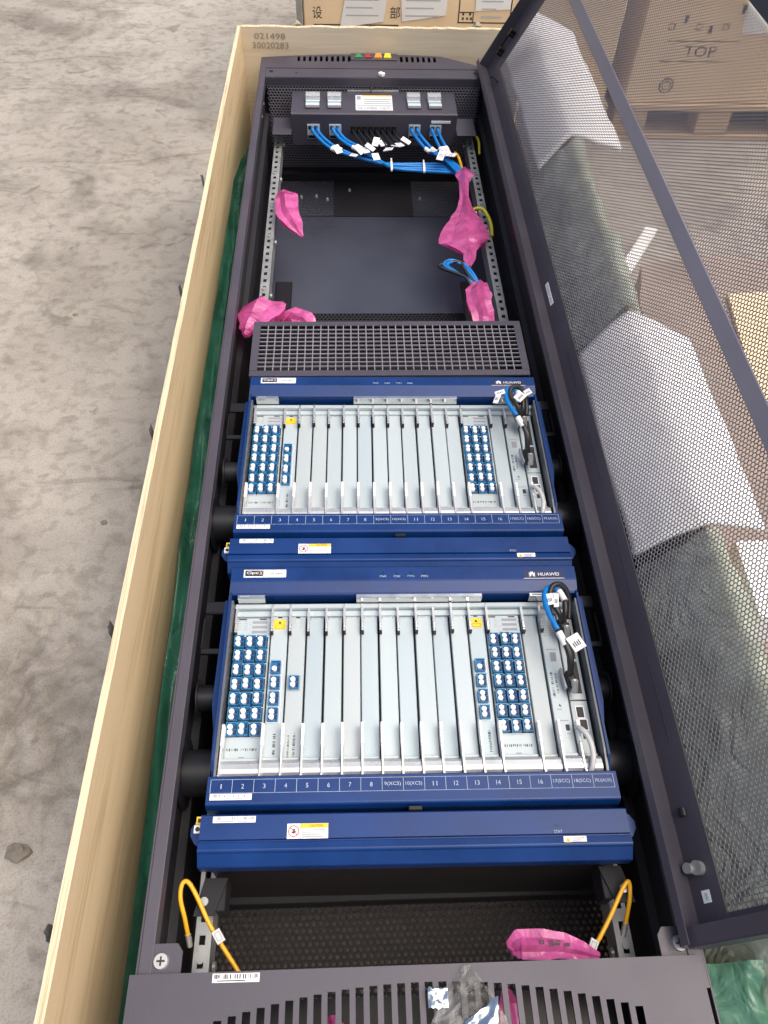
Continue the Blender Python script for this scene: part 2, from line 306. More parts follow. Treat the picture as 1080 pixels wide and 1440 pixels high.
for i,y in enumerate((1.555,1.175,.815,.461,.106)):   # bent sheet-steel tabs along the outer top edge
    x=-.3735-.0052*(1.0-y/2.3)*0-.0075+.006*(y/2.3); b=MB(); l_=.008
    V=[];n_=6
    for j in range(n_+1):
        t=j/n_; o_=math.sin(t*math.pi)*.0022
        V+=[(x-.0006,y-l_+2*l_*t,.035),(x-.0008-o_*.3,y-l_+2*l_*t,.05),(x-.001-o_*(1.6 if j==3 else .7),y-l_+2*l_*t,.057+.003*math.sin(5*t+i))]
    b.add(V,[(3*j+k,3*j+k+3,3*j+k+4,3*j+k+1) for j in range(n_) for k in (0,1)]); 
    o=b.build('steel_tab',GUIDE,crate,CO); o.modifiers.new('s','SOLIDIFY').thickness=.0008
for i,x in enumerate((-.20,.30)):
    b=MB(); V=[]
    for j in range(7):
        t=j/6; V+=[(x-.014+.028*t,2.3135,.03),(x-.014+.028*t,2.316,.06),(x-.014+.028*t,2.314+.004*math.sin(7*t),.064+.012*math.sin(math.pi*t))]
    b.add(V,[(3*j+k,3*j+k+3,3*j+k+4,3*j+k+1) for j in range(6) for k in (0,1)]); o=b.build('steel_tab',SILVER,crate,CO); o.modifiers.new('s','SOLIDIFY').thickness=.001
b=MB(); b.M=Matrix.Translation((0,2.2985,0))@Matrix.Rotation(R(90),4,'X')
b.text('021498',-.275,.040,.085,.015,0).text('30020283',-.275,.0165,.10,.016,0); b.build('stamped_number',mat('stamp_ink',(.33,.26,.19),.7),crate,CO)
o=(0,1,G+.078); tag(MB().box(-.33,.42,-.3,2.28,G+.079,G+.10,.004).build('added_hole_pad',CARDD,None,o,o),'added brown pad under the cabinet, setting the tone seen through its perforated back','cardboard pad')  # added pad; its tone sets how bright the holes in the back look
# ---------------------------------------------------------------- equipment cabinet
KO=(.01,1.1,-.3); cab=thing('equipment_cabinet','long dark grey equipment cabinet lying on its back in the crate','cabinet',KO)
YB,YT,ZB=-.06,2.2,-.262
MB().box(-.3,-.2975,YB,YT,-.3,-.0005,.0005).build('side_wall',GREY,cab,KO)
MB().box(.3185,.321,YB,YT,-.3,-.0005,.0005).build('side_wall',GREY,cab,KO)
b=MB(); b.ext([(-.2974,-.003),(-.2974,.0),(-.2965,.0006),(-.284,.0006),(-.283,0),(-.283,-.022),(-.2845,-.022),(-.2845,-.003)],.04,2.199,'y'); b.build('front_rim',GREY,cab,KO)
b=MB(); b.ext([(.3184,-.003),(.3184,0),(.3035,0),(.3025,-.001),(.3025,-.022),(.304,-.022),(.304,-.003)],.04,2.199,'y'); b.build('front_rim',GREY,cab,KO)
for sx,x in ((-1,-.294),(1,.314)):        # inner side linings with lengthwise folds
    b=MB(); xs=x; s_=-sx
    b.ext([(xs,-.26),(xs,-.03),(xs+s_*.004,-.03),(xs+s_*.004,-.09),(xs+s_*.014,-.095),(xs+s_*.014,-.2),(xs+s_*.005,-.21),(xs+s_*.005,-.26)],.05,2.14,'y'); b.build('side_lining',INNER,cab,KO)
b=MB(); b.box(-.2825,.302,2.147,2.196,-.0025,.001,.0006); b.box(-.2825,.302,2.1445,2.1468,-.022,-.001); b.box(-.297,.3182,2.196,2.1995,-.3,-.001); b.build('top_frame',GREY,cab,KO)
for x,y,s in ((-.268,2.178,.006),(-.2,2.171,.0028),(.287,2.176,.006)): MB().cyl((x,y,.0009),(x,y,.0015),s,n=14).build('screw_hole',BLACK,cab,KO)
perf('top_perforation',(-.283,2.144,-.02),(1,0,0),(0,0,-1),.585,.23,.0085,.0034,.001,MESHG,cab,KO)
# back
b=MB(); b.box(-.293,.313,1.49,1.905,ZB-.002,ZB); b.build('back_panel',PLATE,cab,KO); b=MB(); b.box(-.293,.313,2.10,2.145,ZB-.002,ZB); b.build('back_panel',INNER,cab,KO)
b=MB(); b.box(-.105,.118,1.9055,2.0995,ZB+.0003,ZB+.0016); b.build('back_panel',INNER,cab,KO)
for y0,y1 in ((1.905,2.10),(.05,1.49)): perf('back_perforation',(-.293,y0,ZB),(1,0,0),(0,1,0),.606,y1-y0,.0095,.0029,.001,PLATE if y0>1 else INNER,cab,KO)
for y0,y1,z in ((2.085,2.10,-.238),(.175,.20,-.225),(.245,.262,-.215)): MB().box(-.28,.30,y0,y1,ZB+.001,z,.001).build('cross_member',INNER,cab,KO)
for x in (-.29,.297): MB().box(x,x+.014,.05,2.10,ZB+.0005,-.246,.001).build('back_stay',INNER,cab,KO)
for x0,x1 in ((-.22,-.085),(-.065,.085),(.105,.245)): MB().box(x0,x1,.2003,.2025,-.232,-.2235,.0004).build('edge_strip',GUIDE,cab,KO)
for x in (-.078,.092): MB().box(x-.008,x+.008,.2005,.245,-.245,-.235,.001).build('cross_brace',INNER,cab,KO)
# mounting rails (ladder with square holes)
for sx,xc in ((1,-.2515),(-1,.2695)):
    b=MB(); hw,hx,z0,z1=.0092,.0038,-.113,-.111
    b.box(xc-hw,xc-hx,.05,2.05,z0,z1).box(xc+hx,xc+hw,.05,2.05,z0,z1)
    y=.05
    for k in range(80):
        yy=.062+k*.025
        b.box(xc-hx,xc+hx,y,yy,z0,z1); y=yy+.0105
    b.box(xc-hx,xc+hx,y,2.05,z0,z1)
    xi=xc+sx*hw; b.box(min(xi,xi+sx*.0016),max(xi,xi+sx*.0016),.05,2.05,-.15,z1)
    b.build('mounting_rail',STEEL,cab,KO)
    for yy in (.09,.17,1.255,1.38,1.58,1.705,1.855,2.03):
        c=MB(); c.cyl((xc+sx*.013,yy,-.125),(xc+sx*.017,yy,-.125),.006,n=10).cyl((xc,yy+.006,-.1105),(xc,yy+.006,-.1085),.0048,n=10); c.build('cage_nut',STEEL,cab,KO)
MB().box(-.24,-.20,1.36,1.52,-.2,-.19,.001).build('cable_bracket',BLACK,cab,KO); MB().box(.205,.232,1.36,1.52,-.2,-.19,.001).build('cable_bracket',BLACK,cab,KO)
for i,(x,y,z) in enumerate(((-.19,1.895,-.2),(-.15,1.9,-.2),(-.12,1.885,-.2),(-.06,1.93,-.2),(.13,1.89,-.2),(-.2905,2.10,-.05),(-.2905,2.03,-.05),(.308,2.085,-.03))):
    MB().cyl((x,y,z),(x,y,z+.006),.004,.003,10).build('bolt',STEEL,cab,KO)
# corner gussets and bolts at the foot
for x,s in ((-.274,1),(.296,-1)):
    q=MB(); q.ext([(x-.022,.055),(x+.022,.055),(x+.022,.092),(x+.016,.1),(x-.022,.1)] if s>0 else [(x-.022,.055),(x+.022,.055),(x+.022,.1),(x-.016,.1),(x-.022,.092)],-.0045,-.0015,'z'); q.build('corner_gusset',GREY,cab,KO)
    q=MB(); q.cyl((x,.083,-.0015),(x,.083,.002),.0085,.0075,20); q.mt(1).rect(x-.0045,x+.0045,.082,.084,.0022).rect(x-.001,x+.001,.0785,.0875,.0023); q.build('screw',[STEEL,INK],cab,KO)
# perforated ends: slotted fascias
def fascia(name,xa,xb,ybot,ytop,slots,z1,th,mt_):
    cs=sorted(set([xa,xb]+[s[0] for s in slots]+[s[1] for s in slots]+list(np.linspace(xa,xb,25)))); b=MB()
    for x0,x1 in zip(cs,cs[1:]):
        if x1-x0<1e-6: continue
        xm=(x0+x1)/2; sl_=[s for s in slots if s[0]-1e-6<=x0 and x1<=s[1]+1e-6]
        y0,y1,yt0,yt1=ybot,ybot,ytop(x0),ytop(x1)
        zf=lambda x,y: z1(x,y)
        def q(xa_,xb_,ya0,ya1,yb0,yb1):
            b.add([(xa_,ya0,zf(xa_,ya0)),(xb_,ya1,zf(xb_,ya1)),(xb_,yb1,zf(xb_,yb1)),(xa_,yb0,zf(xa_,yb0))],[(0,1,2,3)])
            b.add([(xa_,ya0,zf(xa_,ya0)-th),(xb_,ya1,zf(xb_,ya1)-th),(xb_,yb1,zf(xb_,yb1)-th),(xa_,yb0,zf(xa_,yb0)-th)],[(3,2,1,0)])
        if sl_:
            s=sl_[0]; q(x0,x1,y0,y1,s[2],s[2]); ys=s[3]; q(x0,x1,ys,ys,yt0,yt1)
            for xx in (s[0],s[1]): b.add([(xx,s[2],zf(xx,s[2])),(xx,ys,zf(xx,ys)),(xx,ys,zf(xx,ys)-th),(xx,s[2],zf(xx,s[2])-th)],[(0,1,2,3)])
            for yy in (s[2],ys): b.add([(x0,yy,zf(x0,yy)),(x1,yy,zf(x1,yy)),(x1,yy,zf(x1,yy)-th),(x0,yy,zf(x0,yy)-th)],[(0,1,2,3)])
        else: q(x0,x1,y0,y1,yt0,yt1)
        b.add([(x0,yt0,zf(x0,yt0)),(x1,yt1,zf(x1,yt1)),(x1,yt1,zf(x1,yt1)-.03),(x0,yt0,zf(x0,yt0)-.03)],[(0,1,2,3)])
    for xx in (xa,xb): b.add([(xx,ybot,z1(xx,ybot)),(xx,ytop(xx),z1(xx,ytop(xx))),(xx,ytop(xx),-.04),(xx,ybot,-.04)],[(0,1,2,3)])
    return b.build(name,mt_,cab,KO)
arc=lambda x:.0545-.58*(x-.012)**2
sl_=[(x,x+.0085,-.11,arc(x+.004)) for x in np.arange(-.2115,.236,.01475)]
fascia('bottom_fascia',-.304,.312,-.13,lambda x:.0705,sl_,lambda x,y:.006,.004,GREY)
MB().box(-.29,.30,-.13,.05,-.09,-.085).build('fascia_backing',BLACK,cab,KO)
sl_=[(x,x+.0075,2.245,2.279-.12*(x-.01)**2) for x in list(np.arange(-.20,-.06,.0155))+list(np.arange(.085,.19,.0155))]
fascia('top_fascia',-.3,.305,2.203,lambda x:2.291-.25*(x-.01)**2 if x<.2 else 2.282-.55*(x-.2)**1.0,sl_,lambda x,y:-.001,.003,GREY)
MB().box(-.29,.29,2.205,2.24,-.04,-.036).build('fascia_backing',BLACK,cab,KO)
lp=MB().box(-.052,.077,2.252,2.289,-.004,.0025,.001).build('lamp_strip',GREY,cab,KO)
for i,(x,m_) in enumerate(((-.03,LG),(-.004,LR),(.024,LO),(.050,LY))):
    q=MB(); q.ext([(x-.0105,2.2565),(x+.0105,2.2565),(x+.0085,2.284),(x-.006,2.284)] if i>1 else [(x-.0105,2.2565),(x+.0105,2.2565),(x+.002,2.285),(x-.002,2.285)],.0026,.006,'z'); q.build('signal_lamp',m_,lp,KO)
b=MB().rect(-.216,-.166,.0588,.0665,.0063); b.build('barcode_label',WHITE,cab,KO) if False else None
b=MB(); b.M=Matrix.Translation((-.191,.0645,.0062))@Matrix.Rotation(R(-.5),4,'Z'); b.box(-.025,.025,-.0042,.0042,-.001,.0004); b.mt(1).barcode(-.023,.023,-.001,.0034,.0006,seed=5); b.rect(-.02,.01,-.0032,-.0022,.0006); b.build('barcode_label',[WHITE,INK],cab,KO)
# fibre spools beside the subracks
for yb in (.18,.585):
    for sx,xa,xb in ((-1,-.2475,-.283),(1,.2675,.3)):
        q=MB(); q.cyl((xa,yb+.125,-.06),(xb,yb+.125,-.06),.03,n=28).cyl((xb,yb+.125,-.06),(xb+sx*.003,yb+.125,-.06),.045,n=32).cyl((xa-sx*.002,yb+.125,-.06),(xa,yb+.125,-.06),.04,n=32); q.build('fibre_spool',BLACK,cab,KO)
        q=MB(); q.cyl((xa,yb+.225,-.05),(xb+sx*-.006,yb+.225,-.05),.018,n=20).cyl((xb-sx*.008,yb+.225,-.05),(xb-sx*.006,yb+.225,-.05),.026,n=24); q.build('fibre_spool',BLACK,cab,KO)
        q=MB(); xo=xb-sx*.006; q.box(min(xa,xo),max(xa,xo),yb+.343,yb+.363,-.03,-.022,.002).box(min(xa,xo),max(xa,xo),yb+.28,yb+.288,-.03,-.024,.001).box(min(xo,xo-sx*.002),max(xo,xo-sx*.002),yb+.288,yb+.335,-.03,-.024); q.build('fibre_clip',BLACK,cab,KO)
# door, opened 119 degrees
DA=R(61); DU=Vector((math.cos(DA),0,math.sin(DA))); DN=Vector((-math.sin(DA),0,math.cos(DA))); DO=Vector((.3215,0,.001))
DM=Matrix(((DU.x,0,DN.x,DO.x),(0,1,0,0),(DU.z,0,DN.z,DO.z),(0,0,0,1)))
D0,D1,DW=.076,2.205,.59
b=MB(); b.M=DM
b.box(0,.043,D0,D1,-.0018,.0,.0004); b.box(DW-.045,DW,D0,D1,-.0018,0,.0004); b.box(.043,DW-.045,D0,D0+.03,-.0018,0); b.box(.043,DW-.045,D1-.085,D1,-.0018,0)
b.box(0,.0018,D0,D1,.0001,.034); b.box(0,.011,D0+.002,D1-.002,.0341,.0355); b.box(DW-.0018,DW,D0,D1,.0001,.034)
b.box(.0018,DW-.0018,D0,D0+.0018,.0001,.026); b.box(.0018,DW-.0018,D1-.0018,D1,.0001,.026)
b.box(.0018,DW-.002,D0+.0018,D0+.020,.0255,.027); 
for k in range(9): b.box(.0255,.0263,.3+k*.21,.42+k*.21,.0001,.0006)
door=b.build('door',GREY,cab,KO)
perf('mesh_panel',DM@Vector((.043,D0+.03,-.0006)),DU,(0,1,0),DW-.088,D1-D0-.115,.0063,.0029,.001,MESHG,door,KO)
b=MB(); b.M=DM; b.box(.283,.309,D0+.031,D1-.086,.0005,.004,.001); b.build('stiffener_bar',BAR,door,KO)
b=MB(); b.M=DM; b.cyl((.022,.155,0),(.022,.155,.007),.008,n=18).cyl((.0125,.156,0),(.0125,.156,.011),.006,n=14); b.build('bolt',STEEL,door,KO)
b=MB(); b.M=DM; b.box(.016,.027,.119,.132,.0001,.0006); b.mt(1).rect(.02,.0235,.122,.129,.0008); b.build('sticker',[WHITE,BLUEINK],door,KO)
b=MB(); b.M=DM; b.box(.013,.022,1.17,1.235,.0001,.0006); b.mt(1).barcode(.0155,.0195,1.175,1.23,.0008,True); b.build('barcode_label',[WHITE,GINK],door,KO)
b=MB(); b.M=DM; b.cyl((.019,.213,.0002),(.019,.222,.0006),.0055,n=14); b.build('dark_hole_disc',BLACK,door,KO)  # black disc that paints in the darkness of an oval hole
b=MB(); b.M=DM; b.tube([(.058,2.165,.012),(.09,2.168,.014),(.125,2.171,.012)],.0035); 
for x in (.06,.072,.112,.122): b.cyl((x,2.165,0),(x,2.165,.016),.0055,n=10)
b.build('door_stay',BLACK,door,KO)
b=MB(); b.M=DM; b.tube([(.012,2.12,.006),(.022,2.105,.01),(.028,2.07,.004)],.0022); b.build('earth_wire',BLACK,door,KO)
# ---------------------------------------------------------------- power distribution box
PO=(.008,2.07,-.11); pdu=thing('power_distribution_box','wide grey power distribution box at the far end with four breakers','power box',PO)
b=MB(); b.ext([(2.015,-.03),(2.128,-.03),(2.131,-.033),(2.131,-.18),(2.012,-.115),(2.012,-.033)],-.211,.227); b.build('housing',GREY,pdu,PO)
MB().box(-.262,-.2115,1.985,2.075,-.075,-.072,.0006).build('mounting_ear',GREY,pdu,PO); MB().box(.2275,.279,1.985,2.075,-.075,-.072,.0006).build('mounting_ear',GREY,pdu,PO)
for i,(x0,x1) in enumerate(((-.174,-.136),(-.116,-.079),(.096,.132),(.152,.188))):
    q=MB(); q.box(x0,x1,2.036,2.098,-.0298,-.028); q.mt(1).box(x0+.001,x1-.001,2.037,2.050,-.0279,-.020,.001); q.mt(2).box(x0+.001,x1-.001,2.0505,2.061,-.0279,-.022,.001); q.mt(1).box(x0+.001,x1-.001,2.0615,2.072,-.0279,-.024)
    br=q.build('breaker',[GREY,BRKR,BRKB],pdu,PO)
    q=MB(); q.box(x0,x1,2.0725,2.0975,-.0278,-.016,.001); q.build('clear_cover',CLEARC,br,PO)
    MB().box(x0,x1,2.094,2.0975,-.0158,-.0145).build('cover_rim',SILVER,br,PO); MB().box(x0,x1,2.0725,2.074,-.0158,-.0145).build('cover_rim',SILVER,br,PO)
    q=MB(); xa,xb=x0+.004,x1-.004+.003; q.box(xa,xb,2.0095,2.0118,-.096,-.058); tb=q.build('terminal_block',BRKR,pdu,PO)
    for xx in (xa+.007,xb-.007-.003):
        MB().box(xx-.0045,xx+.0045,2.0085,2.0094,-.071,-.062).build('terminal_hole',BLACK,tb,PO)
    MB().box(xa+.001,xb-.001,2.0085,2.0094,-.0945,-.087).build('terminal_shroud',BLACK,tb,PO)
b=MB(); b.box(-.041,.057,2.028,2.110,-.0298,-.0288); b.mt(1).rect(-.038,-.027,2.085,2.105,-.0285).rect(-.02,.054,2.085,2.089,-.0285).rect(-.02,.05,2.074,2.078,-.0285).rect(-.02,.053,2.062,2.066,-.0285); b.mt(2).rect(-.038,.054,2.048,2.057,-.0285); b.mt(3).rect(-.022,.056,2.1035,2.109,-.0284)
b.mt(1).barcode(-.036,.052,2.032,2.044,-.0284,seed=9); b.build('rating_label',[WHITE,GINK,BLUEINK,YELL],pdu,PO)
MB().box(-.062,.077,2.1285,2.134,-.029,-.026).build('bright_strip',SILVER,pdu,PO)
MB().box(.159,.21,2.0095,2.0118,-.0535,-.0475).build('side_label',WHITE,pdu,PO)
q=MB(); 
for k in range(8): q.box(-.055+k*.0155,-.043+k*.0155,2.0095,2.0118,-.082,-.062,.0005)
q.build('signal_terminals',BLACK,pdu,PO)
# blue power cables
TX=((-.158,-.144),(-.103,-.090),(.106,.122),(.160,.176)); wn=('leftmost','second','third','rightmost'); i=0
for a,(x1_,x2_) in enumerate(TX):
    for s_,x in enumerate((x1_,x2_)):
        k=a*2+s_
        if a<2:
            y0=1.925+.0035*k if a==0 else 1.915+.004*(k-2); off=(k-1.5)*.005
            P=[(x,2.0085,-.067),(x+.004,1.995,-.07),(x+.022,1.97,-.078),(x+.058,1.938,-.088+.002*k),(x+.11+.01*(3-k),1.912-.002*k,-.1),(.05+off,1.905-.009*k,-.108+.003*(k%2)),(.13,1.908-.011*k,-.11),(.185,1.902-.012*k,-.108),(.214+.003*k,1.855,-.105),(.229+.002*k,1.815,-.1),(.233,1.78,-.1)]
        else:
            P=[(x,2.0085,-.067),(x+.003,1.995,-.07),(x+.016-.006*(a-2),1.965,-.075),(x+.04-.018*(a-2),1.932,-.085),(.185+.004*(k-4),1.9,-.09),(.206+.0055*(k-4),1.862,-.092),(.226+.003*(k-4),1.815,-.095),(.234,1.78,-.1)]
        c=thing('power_cable','blue power cable with white tag, %s wire of the %s terminal'%(('left','right')[s_],wn[a]),'cable',P[0],'blue power cables under the power box')
        MB().tube(P,.0043,8,5).build('insulation',CABB,c,P[0])
        MB().tube(P[:2],.0046,8,2).build('end_sleeve',CABB,c,P[0])
        p=Vector(P[3]); t=(Vector(P[4])-Vector(P[2])).normalized(); pp=Vector(P[3])+Vector((0,0,.0))
        b=MB(); b.cyl(pp-t*.008,pp+t*.008,.0056,n=10); b.build('tag_sleeve',CAPW,c,P[0])
        if True:
            f_=Vector(P[3]).lerp(Vector(P[4]),(.0,.45,.15,.6,.1,.5,.0,.4)[k])-Vector((.004*(k%3),.02+.008*(k%2),-.008)); b=MB(); b.M=Matrix.Translation(f_+Vector((.01,0,.004)))@Matrix.Rotation((.5,-.3,.9,.2,.6,-.4,.3,1.0)[k],4,'Z')@Matrix.Rotation((.3,-.3,.5,.1,-.4,.4,.2,-.2)[k],4,'X'); b.box(-.009,.009,-.014,.014,-.0007,.0007); b.mt(1).rect(-.006,.006,-.003,-.001,.0009).rect(-.006,.004,.002,.004,.0009); b.build('tag_flag',[CAPW,GINK],c,P[0])
od=('first','second','third','fourth','fifth','sixth','seventh','eighth')
for k in range(8):
    x=-.049+k*.0155; xe=x+.028+.004*rnd.random(); ye=1.915+.06*((k*5)%4)/4+.01*rnd.random()
    P=[(x,2.0095,-.072),(x+.002,1.998,-.073),(x+.012,1.975,-.076),(xe,ye,-.08)]
    c=thing('signal_wire','thin black wire with a white tag, %s from the left under the power box'%od[k],'wire',P[0],'black tagged wires under the power box')
    MB().tube(P,.0026,6,5).build('insulation',CABK,c,P[0])
    b=MB(); b.M=Matrix.Translation((xe,ye-.008,-.078+.004*(k%3)))@Matrix.Rotation(.4+.8*math.sin(k*2.1),4,'Z')@Matrix.Rotation(.5*math.sin(k),4,'X'); b.box(-.0085,.0085,-.013,.013,-.0012,.0012,.0004); b.mt(1).rect(-.005,.005,-.006,-.0045,.0014).rect(-.005,.003,.001,.0025,.0014); b.build('tag_flag',[CAPW,GINK],c,P[0])
b=thing('alarm_lead','thin black lead with white plug above the rating label','wire',(0,2.128,-.03)); P=[(.001,2.127,-.028),(.004,2.14,-.02),(.012,2.152,-.008),(.024,2.158,.003)]
MB().tube(P,.0018,6).build('insulation',CABK,b,(0,2.128,-.03)); q=MB(); q.M=Matrix.Translation((.03,2.155,.006))@Matrix.Rotation(-.7,4,'Z'); q.box(-.008,.008,-.006,.006,-.004,.004,.001); q.build('plug',CAPW,b,(0,2.128,-.03))
for (x,y,z_,t_,nm) in ((.05,1.891,-.106,(1,0,0),'left'),(.135,1.889,-.109,(1,-.1,0),'right')):
    b=MB(); p=Vector((x,y,z_)); b.M=Matrix.Translation(p)@Matrix.Diagonal((1,2.9,1.15,1)); b.cyl((-.0025,0,0),(.0025,0,0),.0078,n=16); b.M=Matrix.Translation(p); b.box(-.002,.002,.012,.022,.006,.010,.0005); tag(b.build('cable_tie',CAPW,None,p,p),'white cable tie at the %s of the blue cable bundle'%nm,'cable tie','white cable ties')
# ---------------------------------------------------------------- subracks
_mesh={}
def shared(key,fn):
    if key not in _mesh: _mesh[key]=fn()
    return _mesh[key]
def mesh_of(b,name,mats):
    o=b.build(name,mats); me=o.data; bpy.data.objects.remove(o); return me
def port_mesh(two):
    b=MB(); b.mt(0).box(-.0068,.0068,-.0088,.0088,-.001,.004,.0004).box(-.0068,-.0056,-.0088,.0088,.0041,.0075).box(-.0068,.0068,.0076,.0088,.0041,.0075)
    b.mt(1).box(-.0055,.0066,-.0086,.0074,.0041,.0047).mt(4).box(.0026,.006,-.0072,-.0012,.0048,.0062,.0004).box(.0026,.006,.0006,.0055,.0048,.0062,.0004)
    b.mt(2)
    for y in ((-.0045,.0028) if two else (-.0035,)):
        x=-.0014; b.cyl((x,y,.0047),(x,y,.0088),.0036,.0036,14).cyl((x,y,.0088),(x,y,.0094),.0036,.0028,14)
    b.mt(3)
    for y in ((-.0045,.0028) if two else (-.0035,)): b.cyl((-.0014,y,.00945),(-.0014,y,.0096),.0014,n=8)
    return mesh_of(b,'port',[PORTB,PORTD,CAPW,BRKR,NAVY])
def lever_top():
    b=MB(); b.add([(-.0016,0,0),(.0016,0,0),(.0016,-.028,.006),(-.0016,-.028,.006),(-.0016,0,.009),(.0016,0,.009),(.0018,-.03,.011),(-.0014,-.03,.011)],[(0,3,2,1),(4,5,6,7),(0,1,5,4),(1,2,6,5),(2,3,7,6),(3,0,4,7)])
    b.box(-.0014,.0022,-.044,-.028,.002,.010,.0006); b.mt(1).box(-.0015,.0023,-.0465,-.0425,.001,.0092); b.box(-.0007,.0018,-.041,-.0405,.0101,.0104); return mesh_of(b,'lever',[SILVER,BLACK])
def lever_low():
    b=MB(); b.mt(0).box(-.002,.002,.0405,.070,.006,.0185,.0008); b.mt(2)
    for y in (.047,.053,.0585,.064): b.box(-.0012,.0012,y,y+.0006,.01851,.0188)
    b.mt(1).box(-.0016,.0016,.004,.0404,.004,.0175,.0006).box(-.0018,.0018,-.0005,.0039,.0,.0205,.0008); return mesh_of(b,'lever',[CAPW,SILVER,GINK])
BW=.0259; X0=-.246
def petals(b,cx,cy,r,z):
    for k in range(8):
        a=math.pi/2+(k-3.5)*math.pi/5.2; ca,sa=math.cos(a),math.sin(a); L=r*(1 if k in (2,3,4,5) else .8)
        pts=[(.12,0),(.5,.16),(.85,.2),(1,.06),(.92,-.06),(.5,-.12)] if k<4 else [(.12,0),(.5,-.16),(.85,-.2),(1,-.06),(.92,.06),(.5,.12)]
        b.add([(cx+L*(p*ca-q*sa),cy+L*(p*sa+q*ca)-.3*r,z) for p,q in pts],[list(range(6)) if k>=4 else list(range(6))[::-1]])
def subrack(y0,upper,label):
    O=(.01,y0,-.005); S=thing('telecom_subrack',label,'subrack',O,'blue subracks in the cabinet'); S.rotation_euler.z=R(-.6)
    L=(0,0,0)
    def B(b,name,m,par=S): return b.build(name,m,par,(0,0,-.005))
    B(MB().box(-.249,.249,.002,.4,-.24,-.052),'chassis',BLACK)
    for s_ in (-1,1):
        xa,xb=sorted((s_*.2508,s_*.2538)); b=MB(); pr=[(.098,-.2),(.098,-.02),(.12,-.004),(.36,-.004),(.38,-.012),(.38,-.2)]; b.ext(pr,xa,xb); B(b,'side_plate',BLUE)
        xa,xb=sorted((s_*.2475,s_*.2505)); b=MB(); b.ext([(.1,-.055),(.1,-.012),(.13,-.007),(.352,-.007),(.352,-.055)],xa,xb); B(b,'side_guide',GUIDE)
    for s_ in (-1,1):
        b=MB(); b.ext([(s_*x_,y_) for x_,y_ in ((.2539,.362),(.2625,.358),(.2640,.20),(.2585,.165),(.2565,.112),(.2539,.112))][::-s_],-.024,-.019,'z'); B(b,'side_flange',BLUE)
    b=MB(); b.ext([(.4035,-.03),(.4035,-.001),(.4025,0),(.3815,0),(.3795,-.0012),(.364,-.0065),(.3615,-.008),(.3615,-.03)],-.254,.254); top=B(b,'header_panel',BLUE)
    b=MB(); b.ext([(.0985,-.03),(.0985,-.0015),(.097,0),(.0660,0),(.0645,-.0002),(.0632,-.0011),(.0624,-.0026),(.0600,-.011),(.0600,-.03)],-.2545,.2545); tr=B(b,'cable_trough',BLUE)
    b=MB(); b.ext([(.0528,-.03),(.0528,-.002),(.051,0),(.0237,0),(.0228,-.003),(.0215,-.003),(.0205,.0),(.0200,.0008),(.0125,.0022),(.0112,.0021),(.0100,.0015),(.0090,.0004),(.0082,-.0010),(-.0040,-.0105),(-.0048,-.012),(-.0048,-.03)],-.2575,.2575); fan=B(b,'fan_tray',BLUE)
    B(MB().box(-.008,.009,.0535,.0592,-.02,.001,.001),'tray_latch',BLACK)
    for s_ in (-1,1):
        q=MB(); q.ext([(s_*.2578,.018),(s_*.2578,.052),(s_*.266,.049),(s_*.2715,.041),(s_*.2715,.033),(s_*.266,.024)][::s_],-.022,-.018,'z'); B(q,'tray_ear',BLUE)
    q=MB(); q.box(-.2675,-.2585,.035,.0445,-.0178,-.014,.0005); q.mt(1).cyl((-.263,.0395,-.0139),(-.263,.0395,-.0135),.0028,n=12); q.mt(2).box(-.266,-.2582,.0455,.055,-.0178,-.0168); q.mt(1).rect(-.264,-.2605,.048,.0525,-.0165); B(q,'earthing_jack',[CAPW,INK,YELL])
    # prints on the panels
    b=MB(); b.box(-.236,-.174,.3862,.3995,-.0005,.0012,.0006); b.mt(1).box(-.2335,-.207,.388,.3977,.00121,.0016,.0003); b.mt(2).text('Opti',-.2228,.3928,.0165,.0062,.0018); b.mt(3).text('X',-.2105,.3929,.005,.0062,.0018); b.mt(1).text('OSN 6800',-.190,.3923,.022,.0042,.0014); B(b,'name_plate',[WHITE,INK,CAPW,mat('pink_print',(.75,.45,.5),.5)],top)
    b=MB(); b.mt(1).rect(.1757,.2366,.381,.396,.0003); b.mt(0); petals(b,.189,.3892,.0062,.0006); b.text('HUAWEI',.2135,.3887,.031,.0056,.0006).rect(.1757,.2366,.3812,.3820,.0006); B(b,'maker_badge',[CAPW,mat('dark_blue_print',(.006,.016,.075),.4)],top)
    b=MB()
    for x,t in ((-.0315,'PWR'),(-.0116,'CRI'),(.0094,'MAJ'),(.0293,'MIN')): b.mt(0).text(t,x,.3868,.0095,.0034,.0005); b.mt(1).box(x-.0008,x+.0008,.391,.3945,-.0003,.0004)
    B(b,'indicator_print',[PRINT,BLACK],top)
    for x0,x1 in ((-.243,-.203),(-.0716,.113),(.182,.224)): 
        q=MB(); q.box(x0,x1,.3548,.3613,-.021,-.0062,.0008); q.mt(1).rect(x0+.004,x0+(x1-x0)*.45,.357,.3595,-.006) if x1-x0<.1 else None; B(q,'fibre_bracket',[CHROME,GINK])
    B(MB().box(-.2472,.2472,.347,.3545,-.036,-.0215,.001).box(-.2472,.2472,.3375,.3465,-.036,-.0285,.0005),'upper_guide_rail',ALU)
    b=MB(); n_=['1','2','3','4','5','6','7','8','9(XCS)','10(XCS)','11','12','13','14','15','16','17(SCC)','18(SCC)','PIU(AUX)']; c0,cw=-.2505,.5005/19
    b.rect(c0,c0+.5005,.0936,.0940,.0003).rect(c0,c0+.5005,.0772,.0776,.0003)
    for k,t in enumerate(n_):
        x=c0+k*cw; b.rect(x,x+.0005,.0777,.0935,.0003); b.text(t,x+cw/2,.0855,{1:.0012 if t=='1' else .0032,2:.0054}.get(len(t),.0205),.0056,.0004)
